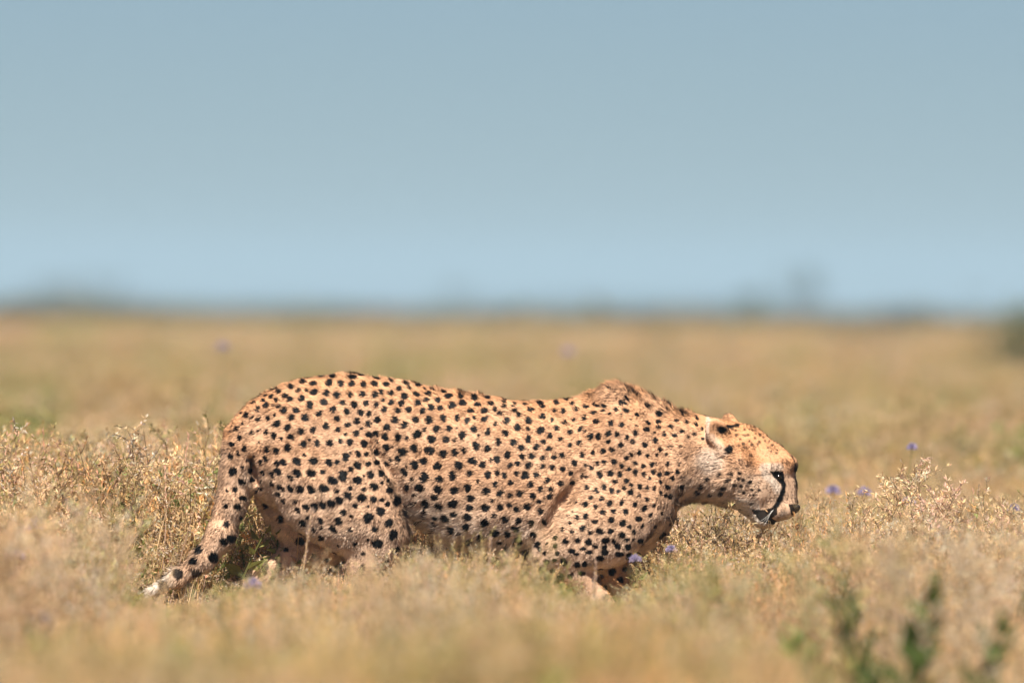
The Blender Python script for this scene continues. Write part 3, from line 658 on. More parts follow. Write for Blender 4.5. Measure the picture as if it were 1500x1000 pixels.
hd = fl + HN*lift + rng.normal(size=(NH, 3))*0.16 + clump + cl2
hd /= np.linalg.norm(hd, axis=1)[:, None]
sd_ = np.cross(hd, HN); sd_ /= np.linalg.norm(sd_, axis=1)[:, None]+1e-9
wdt = (0.00115*rng.uniform(0.7, 1.3, NH))[:, None]
hc, hk = coat(HP + hd*(ln*np.where(hu > 1045, 0.6, rng.uniform(0.3, 0.95, NH)))[:, None] + sd_*(rng.normal(size=NH)*np.where(hu > 1045, 0.0003, 0.0006))[:, None], HN)      # pigment sits towards the hair tips
base = HP - HN*0.0008
tip = HP + hd*ln[:, None]
HV = np.stack([base - sd_*wdt, base + sd_*wdt, tip], 1).reshape(-1, 3)
HF = np.arange(NH*3).reshape(-1, 3)
jit = (rng.uniform(0.72, 1.28, NH)*(1+0.20*vnoise(HP*np.array((0.5, 1, 1.6)), 330, 41)))[:, None]
hcol = hc*jit
HC = np.stack([hcol*0.92, hcol*0.92, hcol*1.06], 1).reshape(-1, 3)
fine = np.stack([vnoise(HP, 420, 21), vnoise(HP, 460, 22), vnoise(HP, 440, 23)], 1)
nn = HN + fine*0.30 + rng.normal(size=(NH, 3))*0.16 + clump*0.35; nn /= np.linalg.norm(nn, axis=1)[:, None]
HNr = np.repeat(nn, 3, 0)
fur = mesh_np('fur', HV, HF, mat_coat('coat_hair', True), cheetah, np.clip(HC, 0, 1), smooth=True, nrm=HNr)
fur['kind'] = 'stuff'
del Fv

# ---- face pieces
def solid(name, rgb, rough=0.4, spec=0.5):
    m, nt, out = nodes_of(name)
    b = N(nt, 'ShaderNodeBsdfPrincipled'); b.inputs['Roughness'].default_value = rough; b.inputs['Specular IOR Level'].default_value = spec
    no = N(nt, 'ShaderNodeTexNoise'); no.inputs['Scale'].default_value = 260
    mr = N(nt, 'ShaderNodeMapRange'); mr.inputs['To Min'].default_value = 0.75; mr.inputs['To Max'].default_value = 1.25
    geo = N(nt, 'ShaderNodeNewGeometry'); nt.links.new(geo.outputs['Position'], no.inputs['Vector'])
    nt.links.new(no.outputs[0], mr.inputs['Value'])
    mx = N(nt, 'ShaderNodeMix', data_type='RGBA', blend_type='MULTIPLY'); mx.inputs['Factor'].default_value = 1
    mx.inputs['A'].default_value = (*rgb, 1); nt.links.new(mr.outputs[0], mx.inputs['B'])
    nt.links.new(mx.outputs['Result'], b.inputs['Base Color']); nt.links.new(b.outputs[0], out.inputs[0]); return m
def ellipsoid(name, c, r, mat, parent, warp=None, nu=24, nv=14):
    V = []
    for i in range(nv+1):
        th = math.pi*i/nv
        for j in range(nu):
            ph = 2*math.pi*j/nu
            V.append((math.sin(th)*math.cos(ph), math.sin(th)*math.sin(ph), math.cos(th)))
    V = np.array(V)
    if warp: V = warp(V)
    V = V*np.array(r) + np.array(c)
    Fq = [(i*nu+j, (i+1)*nu+j, (i+1)*nu+(j+1) % nu, i*nu+(j+1) % nu) for i in range(nv) for j in range(nu)]
    return mesh_np(name, V, np.array(Fq), mat, parent, None, True)
def surf_y(px, py, side=-1):
    p = P(px, py)
    d = np.hypot(BV[:, 0]-p[0], BV[:, 2]-p[2]); k = d < 0.006
    k &= (BN[:, 1]*side > 0)
    return np.median(BV[k, 1]) if k.any() else 0
M_EYE = solid('dark_eye', (0.012, 0.007, 0.003), 0.12, 0.4)
M_NOSE = solid('nose_leather', (0.008, 0.007, 0.008), 0.5, 0.3)
ep = P(1140, 698); ey = surf_y(1140, 698)
elx, ely, elz = head_local(ep[0], ey, ep[2])
for s_ in (1, -1):
    c = head_world(elx, ely*s_, elz)
    c = (c[0], c[1]+(0.0075 if s_ > 0 else -0.013), c[2])
    e = ellipsoid('eye', c, (0.0095, 0.0095, 0.009), M_EYE, cheetah)
    if s_ > 0: e['label'] = 'near dark eye of the cheetah'
npx = P(HX(1161.5), 744); nl = head_world(npx[0]-0.0, 0, npx[2])
def nosewarp(V):
    V = V.copy(); w_ = 0.62+0.38*np.clip(V[:, 2]+0.6, 0, 1); V[:, 1] *= w_
    V[:, 2] = np.where(V[:, 2] > 0, V[:, 2]*0.8, V[:, 2]); V[:, 0] += 0.25*V[:, 2]
    nost = np.exp(-((np.abs(V[:, 1])-.45)**2*14+(V[:, 2]+.15)**2*14))*(V[:, 0] > 0); V[:, 0] -= 0.3*nost
    return V
ellipsoid('nose', nl, (0.0165, 0.019, 0.0138), M_NOSE, cheetah, nosewarp)
M_WH = solid('whisker_white', (0.8, 0.77, 0.72), 0.5)
yw = surf_y(1130, 747)
for i, (a, b) in enumerate((((1133, 744), (1112, 766)), ((1131, 746), (1109, 763)), ((1129, 747), (1117, 768)))):
    p0, p1 = P(*a, yw-0.001), P(*b, yw-0.030-0.004*i)
    t = np.linspace(0, 1, 7)[:, None]
    pts = p0*(1-t)+p1*t + np.array((0, -0.006, -0.004))*np.sin(t*math.pi)
    mb = MB(); mb.tube(pts, np.linspace(0.00025, 0.0001, 7), (.8, .8, .75), 4); mb.build('whisker', M_WH, cheetah)

#@@VEG@@
# ------------------------------------------------------------------ vegetation prototypes (instanced by the scatter objects)
STRAW = np.array((0.82, 0.61, 0.35)); OCHRE = np.array((0.70, 0.455, 0.21)); PINK = np.array((0.74, 0.51, 0.38)); GREEN = np.array((0.20, 0.23, 0.075)); OLIVE = np.array((0.43, 0.36, 0.15)); TWIG = np.array((0.36, 0.25, 0.145)); GREY = np.array((0.68, 0.61, 0.48))
def path(p0, d0, L, n, wander, droop=0.0):
    pts = [np.array(p0, float)]; d = np.array(d0, float); d /= np.linalg.norm(d)
    for i in range(n):
        d = d + rng.normal(size=3)*wander + np.array((0, 0, -droop)); d /= np.linalg.norm(d)
        pts.append(pts[-1]+d*L/n)
    return np.array(pts)
def along(pts, t):
    f = t*(len(pts)-1); i = np.minimum(f.astype(int), len(pts)-2); w_ = (f-i)[:, None]
    return pts[i]*(1-w_)+pts[i+1]*w_, pts[i+1]-pts[i]
def scrub(h, stems, twigs, lv, leaf, spread, cols, wts, base_r=0.05, stemcol=TWIG, lw=0.38, mb=None, dense_top=0.35):
    mb = mb or MB()
    cols = np.array(cols); wts = np.array(wts)/np.sum(wts)
    for s_ in range(stems):
        a = rng.uniform(0, 2*math.pi); r = base_r*math.sqrt(rng.random())
        tilt = rng.uniform(0.05, spread)
        H = h*rng.uniform(0.6, 1.05)
        P0 = path((r*math.cos(a), r*math.sin(a), -0.01), (math.cos(a)*tilt, math.sin(a)*tilt, 1), H*1.02, 5, 0.10)
        mb.tube(P0, np.linspace(0.0016, 0.0006, 6), stemcol*rng.uniform(0.7, 1.4), 3)
        tone = cols[rng.choice(len(cols), p=wts)]
        for t_ in range(twigs):
            t = np.array([rng.uniform(dense_top, 1.0)])
            q0, dd = along(P0, t)
            az = rng.uniform(0, 2*math.pi)
            L = h*rng.uniform(0.14, 0.34)*(1.25-t[0]*0.7)
            P1 = path(q0[0], (math.cos(az)*0.8, math.sin(az)*0.8, rng.uniform(0.3, 1.2)), L, 3, 0.18)
            mb.tube(P1, np.linspace(0.0009, 0.0004, 4), stemcol*rng.uniform(0.8, 1.7), 3)
            tl = rng.uniform(0.08, 1.0, lv); b0, d1 = along(P1, tl)
            d1 = d1/np.linalg.norm(d1, axis=1)[:, None] + rng.normal(size=(lv, 3))*0.75
            cc = tone*rng.uniform(0.65, 1.35, (lv, 1)) * (1+rng.normal(size=(lv, 3))*0.05)
            mix_ = rng.random(lv) < 0.3
            cc[mix_] = cols[rng.choice(len(cols), mix_.sum(), p=wts)]*rng.uniform(0.7, 1.3, (mix_.sum(), 1))
            ls = leaf*rng.uniform(0.6, 1.4, lv)
            mb.leaves(b0, d1, ls, ls*lw, cc)
    return mb
def grass_tuft(h, n, cols, wts, w_=0.0028, heads=0.35):
    mb = MB(); cols = np.array(cols); wts = np.array(wts)/np.sum(wts)
    for i in range(n):
        a = rng.uniform(0, 2*math.pi); r = 0.05*math.sqrt(rng.random()); tilt = abs(rng.normal())*0.28
        H = h*rng.uniform(0.45, 1.1); c = cols[rng.choice(len(cols), p=wts)]*rng.uniform(0.75, 1.3)
        Pp = path((r*math.cos(a), r*math.sin(a), -0.01), (math.cos(a)*tilt, math.sin(a)*tilt, 1), H, 4, 0.07, 0.05)
        sd = np.cross(Pp[-1]-Pp[0], rng.normal(size=3)); sd /= np.linalg.norm(sd)
        wv_ = np.array((1, 0.95, 0.75, 0.45, 0.05))[:, None]*w_*0.5*rng.uniform(0.6, 1.2)
        V = np.concatenate([Pp-sd*wv_, Pp+sd*wv_]); F = []
        for k in range(4): F += [(k, k+5, k+6), (k, k+6, k+1)]
        mb.add(V, F, c)
        if rng.random() < heads:
            n2 = 14; t = rng.uniform(0.72, 1.0, n2); b0, d1 = along(Pp, t)
            d1 = d1/np.linalg.norm(d1, axis=1)[:, None]+rng.normal(size=(n2, 3))*0.35
            mb.leaves(b0, d1, 0.010*rng.uniform(.6, 1.3, n2), 0.003, c*rng.uniform(0.9, 1.5, (n2, 1))*np.array((1.05, 0.92, 0.85)))
    return mb
def forb(h, n, col, leaf=0.045, w_=0.4, stems=3, rise=0.35):
    mb = MB()
    for s_ in range(stems):
        a = rng.uniform(0, 6.28); Pp = path((0.02*math.cos(a), 0.02*math.sin(a), -0.01), (math.cos(a)*.3, math.sin(a)*.3, 1), h*rng.uniform(.7, 1), 5, 0.1)
        mb.tube(Pp, np.linspace(0.003, 0.0012, 6), np.array(col)*0.8, 4)
        t = np.linspace(0.15, 1, n); b0, d1 = along(Pp, t); az = np.arange(n)*2.4
        dd = np.stack([np.cos(az), np.sin(az), rise+0.5*t], 1)
        ls = leaf*(1.15-0.5*t)*rng.uniform(.7, 1.2, n)
        mb.leaves(b0, dd, ls, ls*w_, np.array(col)*rng.uniform(0.7, 1.4, (n, 1)), bend=0.35)
    return mb
def proto_coll(name, items):
    c = bpy.data.collections.new(name)
    for i, mb in enumerate(items):
        o = mb.build('%s_%02d' % (name, i), M_SCRUB, link=False); c.objects.link(o)
    return c
DRY = [STRAW, OCHRE, PINK, OLIVE, GREY]
c_scrub = proto_coll('scrub_proto', [scrub(0.30, 13, 9, 15, 0.0075, 0.5, DRY, w_) for w_ in ((5, 2, 1, 1, 1), (3, 3, 2, 2, 1), (3, 2, 4, 1, 1), (2, 2, 1, 4, 1), (5, 3, 1, 0.5, 1), (3, 3, 3, 1, 2), (4, 1, 2, 1, 3))])
c_grass = proto_coll('grass_proto', [grass_tuft(0.30, 60, [STRAW, OCHRE, PINK, OLIVE], w_) for w_ in ((5, 2, 2, 1), (3, 2, 4, 1), (3, 3, 1, 3), (5, 3, 1, 1))])
c_green = proto_coll('green_proto', [forb(0.26, 16, GREEN*1.15), forb(0.22, 14, GREEN*np.array((1.25, 1.1, 1)), 0.035, 0.5), scrub(0.26, 10, 8, 12, 0.010, 0.5, [GREEN*1.3, OLIVE], (3, 1), stemcol=GREEN*0.8), scrub(0.24, 10, 8, 12, 0.009, 0.5, [OLIVE*1.1, GREEN*1.2, STRAW], (3, 1, 1), stemcol=OLIVE*0.7)])

c_brush = proto_coll('brush_proto', [scrub(0.24, 10, 9, 14, 0.016, 0.6, [OLIVE*0.5, OCHRE*0.45, GREEN*0.8], (2, 2, 2), stemcol=TWIG*0.4, lw=0.6) for _ in range(3)])
# heights the plants reach: low in front of the animal, taller behind and to the sides
def sm_noise(x, y, sc, seed):
    a = x*sc+seed*3.7; b = y*sc+seed*1.9
    return 0.5+0.25*(np.sin(a*1.3+1.7*np.sin(b*0.8))+np.sin(b*1.7+1.3*np.sin(a*0.9)))
def plant_height(x, y):
    u = 750 + x/y*FPX
    h = 0.20 + 0.16*sm_noise(x, y*0.5, 2.2, 1)*rng.uniform(0.6, 1.2, len(x))
    # plants before the cheetah stay low, lowest towards the camera
    lim = np.interp(u, [-200, 120, 200, 310, 350, 420, 520, 600, 620, 760, 790, 850, 940, 985, 1020, 1080, 1180, 1330, 1500, 1800], [770, 795, 882, 884, 856, 850, 838, 834, 806, 806, 848, 874, 876, 812, 788, 786, 784, 768, 760, 740])
    lim = lim + np.abs(rng.normal(size=len(x)))*18 - 5
    hm = CAMZ-(lim-HOR)*y/FPX
    cap = np.interp(y, [15.5, 18.5, 21, 24.2, 25.6, 26.9], [0.30, 0.215, 0.16, 0.20, 0.27, 0.40])*rng.uniform(0.5, 1.1, len(x))*(0.55+0.75*sm_noise(x, y, 6.5, 4))
    cap = cap*np.where((u > 1150) & (y < 23), 0.62, 1.0)
    h = np.where(y < D-0.02, np.minimum(np.minimum(np.clip(hm, 0.05, 0.5), cap), 0.36), h)
    back = (y > D+0.05)
    limb = np.interp(u, [-200, 0, 150, 300, 420, 980, 1040, 1150, 1300, 1420, 1500, 1800], [610, 630, 625, 605, 640, 730, 745, 752, 752, 750, 745, 730]) + rng.normal(size=len(x))*14
    hb = CAMZ-(limb-HOR)*y/FPX
    hb = np.clip(hb, 0.14, 0.47)*rng.uniform(0.45, 1.05, len(x))*(0.75+0.35*sm_noise(x, y, 6.5, 8))
    fade = np.clip((y-28.5)/9.0, 0, 1); hf = 0.30*rng.uniform(0.5, 1.15, len(x))*(0.6+0.7*sm_noise(x, y*0.6, 2.6, 6))
    h = np.where(back, hb*(1-fade)+hf*fade, h)
    return h
def scatter_points(n, y0, y1, margin, power=1.0):
    y = y0+(y1-y0)*rng.random(n)**power
    half = y*750/FPX*1.06+margin
    return rng.uniform(-1, 1, n)*half, y
# keep plants out of the animal's body
body_lo = []
def clear_body(x, y, h, r=0.06):
    """False where a plant would stand inside the body or legs"""
    xi = np.clip(((x - BV[:, 0].min())/0.02).astype(int), -1, 200)
    ok = np.ones(len(x), bool)
    near = np.abs(y-D) < 0.22
    leg = BV[BV[:, 2] < 0.22]
    for i in np.nonzero(near)[0]:
        d = np.hypot(leg[::7, 0]-x[i], leg[::7, 1]+D-y[i]).min()
        if d < 0.05: ok[i] = False
    # under the trunk plants stay below the belly
    return ok
def gn_scatter(name, coll, X_, Y_, Hs, label, base_h=0.30, widen=1.0):
    n = len(X_)
    me = bpy.data.meshes.new(name); me.vertices.add(n)
    me.vertices.foreach_set('co', np.stack([X_, Y_, np.zeros(n)], 1).astype(np.float32).ravel())
    def attr(nm, tp, fld, arr):
        a = me.attributes.new(nm, tp, 'POINT'); a.data.foreach_set(fld, np.ascontiguousarray(arr).ravel())
    sc = Hs/base_h; wd = np.clip(sc*widen, 0.45, None)*rng.uniform(0.85, 1.2, n)
    attr('scl', 'FLOAT_VECTOR', 'vector', np.stack([wd, wd, sc], 1).astype(np.float32))
    attr('rot', 'FLOAT_VECTOR', 'vector', np.stack([rng.normal(size=n)*0.10, rng.normal(size=n)*0.10, rng.uniform(0, 6.283, n)], 1).astype(np.float32))
    attr('idx', 'INT', 'value', rng.integers(0, len(coll.objects), n).astype(np.int32))
    o = bpy.data.objects.new(name, me); COL.objects.link(o)
    ng = bpy.data.node_groups.new(name+'_nodes', 'GeometryNodeTree')
    ng.interface.new_socket('Geometry', in_out='INPUT', socket_type='NodeSocketGeometry'); ng.interface.new_socket('Geometry', in_out='OUTPUT', socket_type='NodeSocketGeometry')
    gi, go = ng.nodes.new('NodeGroupInput'), ng.nodes.new('NodeGroupOutput')
    ci = ng.nodes.new('GeometryNodeCollectionInfo'); ci.inputs['Collection'].default_value = coll; ci.inputs['Separate Children'].default_value = True; ci.inputs['Reset Children'].default_value = True
    ip = ng.nodes.new('GeometryNodeInstanceOnPoints'); ip.inputs['Pick Instance'].default_value = True
    def na(nm, tp):
        k = ng.nodes.new('GeometryNodeInputNamedAttribute'); k.data_type = tp; k.inputs['Name'].default_value = nm; return k.outputs['Attribute']
    ng.links.new(gi.outputs[0], ip.inputs['Points']); ng.links.new(ci.outputs[0], ip.inputs['Instance'])
    ng.links.new(na('idx', 'INT'), ip.inputs['Instance Index']); ng.links.new(na('rot', 'FLOAT_VECTOR'), ip.inputs['Rotation']); ng.links.new(na('scl', 'FLOAT_VECTOR'), ip.inputs['Scale'])
    ng.links.new(ip.outputs[0], go.inputs[0])
    md = o.modifiers.new('scatter', 'NODES'); md.node_group = ng
    return tag(o, label, kind='stuff')
def field(n, y0, y1, margin, power=1.0):
    x, y = scatter_points(n, y0, y1, margin, power); h = plant_height(x, y); k = clear_body(x, y, h)
    # below the trunk: keep tops under the belly
    under = (y > D-0.10) & (y < D+0.16) & (x > -0.62) & (x < 0.40); h = np.where(under, np.minimum(h, 0.15*rng.uniform(0.5, 1, len(h))), h)
    return x[k], y[k], h[k]
x, y, h = field(15000, 15.5, 36, 1.6)
gn_scatter('dry_scrub', c_scrub, x, y, h, 'dry straw coloured scrub with tiny leaves covering the near plain')
x, y, h = field(8500, 15.5, 36, 1.6)
gn_scatter('dry_grass', c_grass, x, y, h*1.0, 'thin dry grass tufts standing between the scrub')
x, y, h = field(3800, 15.5, 36, 1.6)
k = sm_noise(x, y*0.4, 2.6, 5) > 0.45; x, y, h = x[k], y[k], h[k]
gn_scatter('green_herbs', c_green, x, y, h*0.9, 'scattered green leafy herbs among the dry scrub', 0.24)
c_loose = proto_coll('loose_proto', [scrub(0.30, 3, 11, 12, 0.0085, 0.35, [STRAW*1.05, GREY, PINK], w_, base_r=0.02, lw=0.32, dense_top=0.3) for w_ in ((4, 2, 1), (3, 3, 1), (3, 1, 2), (5, 1, 1))])
n = 2600; x, y = scatter_points(n, 19, 34, 1.6); u_ = 750+x/y*FPX
lim_ = np.interp(u_, [0, 150, 230, 330, 380, 600, 640, 760, 800, 950, 1000, 1050, 1185, 1215, 1500], [690, 700, 885, 880, 812, 786, 768, 772, 830, 868, 775, 792, 792, 730, 715])+np.abs(rng.normal(size=n))*22
lim_ = np.where(y > D+0.1, np.interp(u_, [0, 300, 420, 980, 1100, 1500], [610, 590, 620, 720, 715, 700])+np.abs(rng.normal(size=n))*25, lim_)
h = CAMZ-(lim_-HOR)*y/FPX
k = clear_body(x, y, h) & (h > 0.12) & (h < 0.5) & ~((np.abs(y-D) < 0.2) & (np.abs(x) < 0.75)); h = np.minimum(h, 0.44)
k &= (y > 23.5) | (rng.random(n) < 0.35)
gn_scatter('loose_dry_stems', c_loose, x[k], y[k], h[k], 'loose feathery dry stems standing above the scrub', widen=0.8)
n = 42000; x, y = scatter_points(n, 36, 130, 5.0, 1.25); h = 0.30*rng.uniform(0.5, 1.15, n)*(0.6+0.7*sm_noise(x, y*0.6, 2.6, 6))*(0.85+0.4*sm_noise(x, y*0.5, 0.9, 2))
gn_scatter('distant_scrub', c_scrub, x, y, h, 'dry scrub of the plain beyond the cheetah', widen=1.5)
n = 4500; x, y = scatter_points(n, 38, 130, 3.0, 1.25); k = sm_noise(x, y*0.3, 1.1, 9) > 0.55; x, y = x[k], y[k]
gn_scatter('distant_green_herbs', c_green, x, y, rng.uniform(0.22, 0.42, len(x)), 'olive green herbs in patches on the plain beyond the cheetah', 0.24, widen=1.4)
n = 32000; x, y = scatter_points(n, 130, 1000, 14, 1.6); h = rng.uniform(0.25, 0.5, n)
gn_scatter('far_grass', c_scrub, x, y, h, 'far dry grassland fading into the horizon', widen=4.0)

n = 5200; x, y = scatter_points(n, 230, 1500, 10, 1.3); k = sm_noise(x*0.08, y*0.02, 1.0, 3) > 0.35; x, y = x[k], y[k]
gn_scatter('far_brush', c_brush, x, y, rng.uniform(0.35, 0.75, len(x)), 'low brown brush scattered over the far plain', 0.24, widen=4.0)

# ------------------------------------------------------------------ single plants
def purple_flower(px, py, d, label, dia=0.034, tone=(0.46, 0.40, 0.54)):
    p = at(px, py, d)
    root = empty('purple_flower', (p.x, p.y, 0)); tag(root, label, 'flower', 'purple globe flowers in the scrub')
    h = max(p.z, 0.08)
    mb = MB(); Pp = path((rng.normal()*0.01, 0, -0.01), (0, 0, 1), h, 5, 0.05); Pp += np.linspace(0, 1, 6)[:, None]*(np.array((0, 0, h))-Pp[-1])
    mb.tube(Pp, np.linspace(0.0024, 0.0015, 6), OLIVE*0.7, 5)
    st = mb.build('stem', M_PLANT, root)
    mb = MB(); n = 9; t = np.linspace(0.1, 0.8, n); b0, _ = along(Pp, t); az = np.arange(n)*2.4
    mb.leaves(b0, np.stack([np.cos(az), np.sin(az), 0.6+0*az], 1), 0.035, 0.010, GREEN*1.2*rng.uniform(.8, 1.3, (n, 1)), 0.4); mb.build('leaves', M_PLANT, st)
    mb = MB(); n = 220
    dv = rng.normal(size=(n, 3)); dv /= np.linalg.norm(dv, axis=1)[:, None]; dv[:, 2] = np.abs(dv[:, 2])*1.0-0.25
    mb.leaves(np.array((0, 0, h))+dv*dia*0.12, dv, dia*0.5*rng.uniform(.75, 1.1, n), dia*0.16, np.array(tone)*rng.uniform(.6, 1.6, (n, 1)), 0.3)
    mb.build('flower_head', M_PLANT, root)
    mb = MB(); n = 16; az = np.arange(n)*0.393
    mb.leaves(np.tile((0, 0, h-dia*0.12), (n, 1)), np.stack([np.cos(az), np.sin(az), 0.5+0*az], 1), dia*0.42, dia*0.16, GREEN*1.1, 0.3); mb.build('calyx', M_PLANT, root)
for a in ((57, 907, 22.2, 'large blurred purple flower low in the scrub well before the tail tip', 0.040), (22, 816, 24.0, 'faded purple flower among dry stems, lower one of two close together', 0.040), (50, 771, 24.6, 'pale dusty purple flower among dry stems, upper one of two close together', 0.038),
          (371, 857, 24.3, 'pale lilac flower in front of the far hind foot', 0.034), (983, 806, 26.0, 'small violet flower just below the chest beside the foreleg', 0.024), (931, 820, 25.6, 'violet flower overlapping the underside of the chest', 0.026),
          (1066, 846, 25.8, 'small purple flower in the scrub below the throat', 0.024), (1187, 893, 24.6, 'purple flower in the scrub below and ahead of the nose', 0.028), (1220, 720, 30.5, 'round soft purple flower ahead of the nose, nearer the nose of a pair', 0.036),
          (1266, 722, 30.2, 'pale purple flower ahead of the nose, farther from the nose of a pair', 0.034), (1336, 656, 29.4, 'tall deep violet flower rising above the scrub', 0.026), (1331, 736, 28.3, 'deep violet flower beside the pale dry shrub', 0.030),
          (1485, 746, 28.0, 'dark violet flower behind the pale dry shrub, on its far side from the cheetah', 0.028), (326, 509, 41, 'very blurred purple flower on the plain behind the rump', 0.040), (832, 516, 44, 'very blurred purple flower on the plain behind the back', 0.040)):
    purple_flower(*a[:4], a[4])

def single(name, label, cat, px, d, mb_stem, mb_leaf, group=None, mat=M_PLANT):
    x_ = (unroll(px, 700)[0]-750)/FPX*d
    root = empty(name, (x_, d, 0)); tag(root, label, cat, group)
    mb_stem.build('stems', mat, root); mb_leaf.build('leaves', mat, root)
    return root
def split_scrub(h, stems, twigs, lv, leaf, spread, cols, wts, **k):
    full = scrub(h, stems, twigs, lv, leaf, spread, cols, wts, **k)
    A, B = MB(), MB()
    for v, f, c in zip(full.v, full.f, full.c):
        # stems are tubes of 3 sides, leaves come in fours
        is_leaf = len(f) == len(v)//2 and len(v) % 4 == 0
        (B if is_leaf else A).add(v, f - f.min(), c)
    return A, B
PALE_ = [STRAW*1.05, np.array((0.80, 0.68, 0.48)), PINK*1.05]
for px_, d_, h_, st_, lab in ((1352, 26.7, 0.395, 8, 'pale dry shrub with feathery straw leaves, upright and tallest of its row'), (1412, 26.8, 0.385, 9, 'pale dry shrub with dense curled leaves beside the tallest pale shrub'),
                              (1478, 26.6, 0.35, 9, 'bushy dry shrub with reddish straw leaves at the end of the pale row'), (95, 26.6, 0.31, 12, 'wiry straw coloured shrub to the rear of the tail'), (12, 26.5, 0.34, 9, 'upright wiry shrub with straw seed heads beside the dusty purple flowers')):
    A, B = split_scrub(h_*1.06, st_+3, 20, 20, 0.0125, 0.42, PALE_, (4, 3, 2), base_r=0.035, stemcol=TWIG*0.5, lw=0.30, dense_top=0.25)
    single('dry_shrub', lab, 'shrub', px_, d_, A, B, 'dry shrubs in focus')
def split_forb(h, n, col, leaf, w_, stems):
    full = forb(h, n, col, leaf, w_, stems, 1.0); A, B = MB(), MB()
    for i, (v, f, c) in enumerate(zip(full.v, full.f, full.c)): (A if i % 2 == 0 else B).add(v, f-f.min(), c)
    return A, B
for px_, d_, py_, col, lf, lab in ((1272, 19.4, 850, GREEN*0.75, 0.075, 'dark green broad-leaved plant, blurred, in front of the pale shrubs'), (1326, 19.2, 872, GREEN*0.6, 0.06, 'dark green leafy stem, blurred, close to the broad-leaved plant'),
                                   (1415, 19.8, 832, GREEN*0.8, 0.055, 'tall grey-green leafy stem, blurred, in front of the pale shrubs'), (1392, 19.6, 850, GREEN*0.8, 0.05, 'short grey-green stem beside the tall blurred one'), (803, 21.4, 900, GREEN*0.85, 0.055, 'single green herb, blurred, below the near elbow'),
                                   (1215, 20.0, 925, GREEN*1.3, 0.06, 'light green low plant, blurred, beside the broad-leaved plant'), (1240, 19.8, 960, OLIVE*1.0, 0.06, 'yellowish green low plant, blurred, under the broad-leaved plant')):
    h_ = at(px_, py_, d_).z
    A, B = split_forb(max(h_, 0.1)*1.05, 12, np.array(col)*np.array((0.50, 0.64, 0.42)), lf*1.25, 0.42, 2)
    single('green_plant', lab, 'plant', px_, d_, A, B, 'blurred green plants in the foreground')
def stick(label, p0, p1, r0, r1, col, mid=(0, 0, 0.02)):
    p0, p1 = np.array(p0), np.array(p1); t = np.linspace(0, 1, 8)[:, None]
    pts = p0*(1-t)+p1*t+np.array(mid)*np.sin(t*math.pi)+rng.normal(size=(8, 3))*0.003
    mb = MB(); mb.tube(pts, np.linspace(r0, r1, 8), np.array(col)*rng.uniform(0.8, 1.2, (48, 1)) if False else col, 6)
    q = pts[4]; mb.tube(np.array([q, q+np.array((0.02, 0.0, 0.03)), q+np.array((0.03, 0.01, 0.065))]), [r1, r1*.8, r1*.4], col, 5)
    o = mb.build('dead_stem', M_PLANT, smooth=True); tag(o, label, 'stick', 'dead stems in the scrub')
b_ = at(242, 775, 28.4); t_ = at(213, 690, 28.4)
stick('dark bent dead stem standing in the scrub to the rear of the tail', (b_.x+0.02, b_.y, 0), tuple(t_), 0.005, 0.0025, TWIG*0.7)
b_ = at(140, 812, 25.9); t_ = at(208, 778, 26.1)
stick('light brown broken stem leaning over the scrub near the tail tip', (b_.x-0.10, b_.y, 0.0), tuple(t_), 0.005, 0.003, np.array((0.36, 0.24, 0.15)))
for px_, py_, d_, lab in ((713, 783, 25.4, 'pinkish dry grass spike standing before the belly'), (866, 818, 25.2, 'pinkish dry grass spike standing before the bent foreleg'), (436, 740, 25.6, 'slender yellowish grass spike crossing the rear of the near thigh')):
    t_ = at(px_, py_, d_)
    Pp = path((0, 0, -0.01), (0.04, 0, 1), t_.z, 5, 0.03)
    root = empty('grass_spike', (t_.x, t_.y, 0)); tag(root, lab, 'grass spike', 'grass spikes before the cheetah')
    mb = MB(); mb.tube(Pp, np.linspace(0.0018, 0.001, 6), STRAW, 4); mb.build('stalk', M_PLANT, root)
    mb = MB(); n = 90; tt = rng.uniform(0.62, 1.0, n); b0, d1 = along(Pp, tt); mb.leaves(b0, d1/np.linalg.norm(d1, axis=1)[:, None]+rng.normal(size=(n, 3))*0.3, 0.012, 0.003, np.array((0.55, 0.40, 0.31))*rng.uniform(.7, 1.3, (n, 1))); mb.build('seed_head', M_PLANT, root)

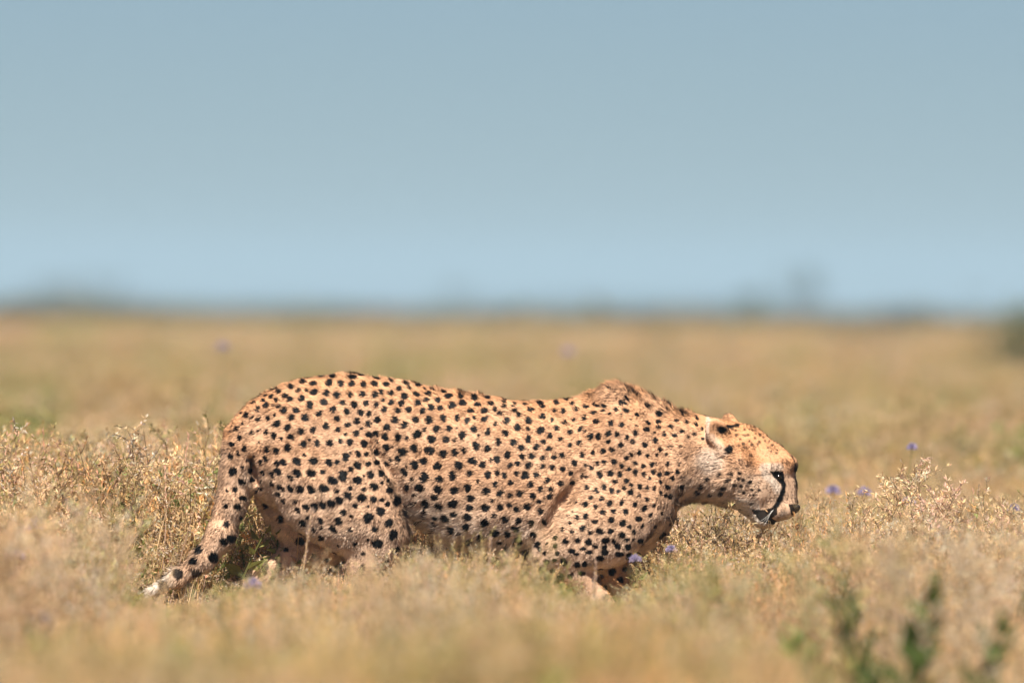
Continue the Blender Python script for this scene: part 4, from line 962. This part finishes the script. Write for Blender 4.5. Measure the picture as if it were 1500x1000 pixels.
# ------------------------------------------------------------------ bushes and trees towards the horizon
def bush(px, d, h, wd, label, col, n=2600, leaf=0.05, name='bush', cat='bush', trunk=False, group=None):
    x_ = (unroll(px, 455)[0]-750)/FPX*d
    root = empty(name, (x_, d, 0)); tag(root, label, cat, group)
    mb = MB(); ends = []; TP = path((0, 0, -0.05), (0.05, 0, 1), h*0.42, 4, 0.05)
    if trunk: mb.tube(TP, np.linspace(0.05, 0.03, 5)*h/2, TWIG*0.5, 7)
    for i in range(9 if not trunk else 7):
        a = rng.uniform(0, 6.28); t = rng.uniform(0.2, 0.7)
        if trunk:
            P0 = path(TP[-1]-np.array((0, 0, 0.05)), (math.cos(a)*1.1, math.sin(a)*1.1, 0.9), h*0.55, 4, 0.15)
        else:
            P0 = path((0, 0, -0.02), (math.cos(a)*t*wd/h*1.4, math.sin(a)*t*wd/h*1.4, 1), h*rng.uniform(.6, .95), 4, 0.12)
        mb.tube(P0, np.linspace(0.018, 0.006, 5)*h/1.2, TWIG*0.5, 5); ends += [P0[2], P0[3], P0[4], P0[4]]
    mb.build('trunk', M_PLANT, root)
    mb = MB(); E = np.array(ends); k = rng.integers(0, len(E), n)
    off = rng.normal(size=(n, 3))*np.array((wd*.16, wd*.16, h*.10 if trunk else h*.13))
    p = E[k]+off; p[:, 2] = np.clip(p[:, 2], 0.02, None)
    tone = rng.uniform(0.6, 1.5, len(E))[k][:, None]*rng.uniform(.7, 1.3, (n, 1))
    mb.leaves(p, rng.normal(size=(n, 3)), leaf*rng.uniform(.6, 1.3, n), leaf*.5, np.array(col)*tone, 0.3)
    mb.build('crown', M_PLANT, root)
G1, G2 = np.array((0.075, 0.085, 0.030)), np.array((0.11, 0.10, 0.045))
bush(1488, 95, 0.84, 0.46, 'rounded green bush on the plain, the largest near the horizon', np.array((0.13, 0.14, 0.052)), 1500, 0.045, group='bushes towards the horizon')
for px_, d_, h_, w_, lab in ((1330, 260, 1.05, 1.6, 'low olive bush next to the largest rounded bush'), (1245, 230, 0.8, 1.4, 'flat green bush between the olive bush and the thin tree'), (1000, 330, 0.95, 4.0, 'wide brown bush far behind the withers'),
                             (915, 300, 0.75, 2.4, 'small brown bush far behind the middle of the back'), (690, 420, 0.8, 5.0, 'long low bush far behind the loins'), (400, 380, 0.85, 3.5, 'dark low bush far behind the rump'), (85, 380, 1.6, 3.2, 'dark bush under the pair of pale far trees'), (150, 420, 1.4, 3.0, 'brown bush next to the dark bush under the pale far trees')):
    bush(px_, d_, h_, w_, lab, G2, 1800, 0.11, group='bushes towards the horizon')
for px_, d_, h_, w_, lab in ((1170, 1150, 5.6, 2.4, 'tall thin tree standing alone far off on the horizon'), (1105, 850, 2.4, 2.0, 'short dark tree beside the tall thin tree'), (85, 1500, 5.4, 3.2, 'pale far tree, first of a pair'), (160, 1600, 6.2, 4.0, 'broad pale far tree, second of a pair'), (665, 1800, 6.0, 6.0, 'broad faint tree alone on the horizon behind the loins')):
    bush(px_, d_, h_, w_, lab, G1*1.3, 1300 if px_ == 1170 else 900, 0.26, 'savanna_tree', 'tree', True, 'far trees on the horizon')
# far wood: a low band along the horizon that reads as one mass
mb = MB(); n = 26000
x_ = rng.uniform(-260, 260, n); y_ = 2300+rng.uniform(-60, 60, n)
hh = 0.6+2.0*sm_noise(x_, x_*0, 0.045, 3)+1.2*sm_noise(x_, x_*0, 0.16, 6)
mb.leaves(np.stack([x_, y_, hh*rng.random(n)], 1), rng.normal(size=(n, 3)), 1.3, 0.9, G1*rng.uniform(.7, 1.4, (n, 1)))
tag(mb.build('far_wood', M_PLANT), 'low hazy band of far woodland along the horizon', kind='stuff')

# ------------------------------------------------------------------ haze: the air over the plain
hz = MB(); X0, X1, Y0, Y1, Z0, Z1 = -320, 320, -30, 2600, -1.0, 14.0
V = [(a, b, c) for a in (X0, X1) for b in (Y0, Y1) for c in (Z0, Z1)]
hm, hnt, hout = nodes_of('haze_air')
pv = N(hnt, 'ShaderNodeVolumePrincipled'); pv.inputs['Color'].default_value = (0.55, 0.80, 1.0, 1); pv.inputs['Density'].default_value = 0.00040; pv.inputs['Anisotropy'].default_value = 0.0
hnt.links.new(pv.outputs[0], hout.inputs['Volume'])
HAZE = mesh_np('haze', V, [(0, 1, 3, 2), (4, 6, 7, 5), (0, 4, 5, 1), (2, 3, 7, 6), (0, 2, 6, 4), (1, 5, 7, 3)], hm)
tag(HAZE, 'pale blue haze over the far plain', kind='stuff')
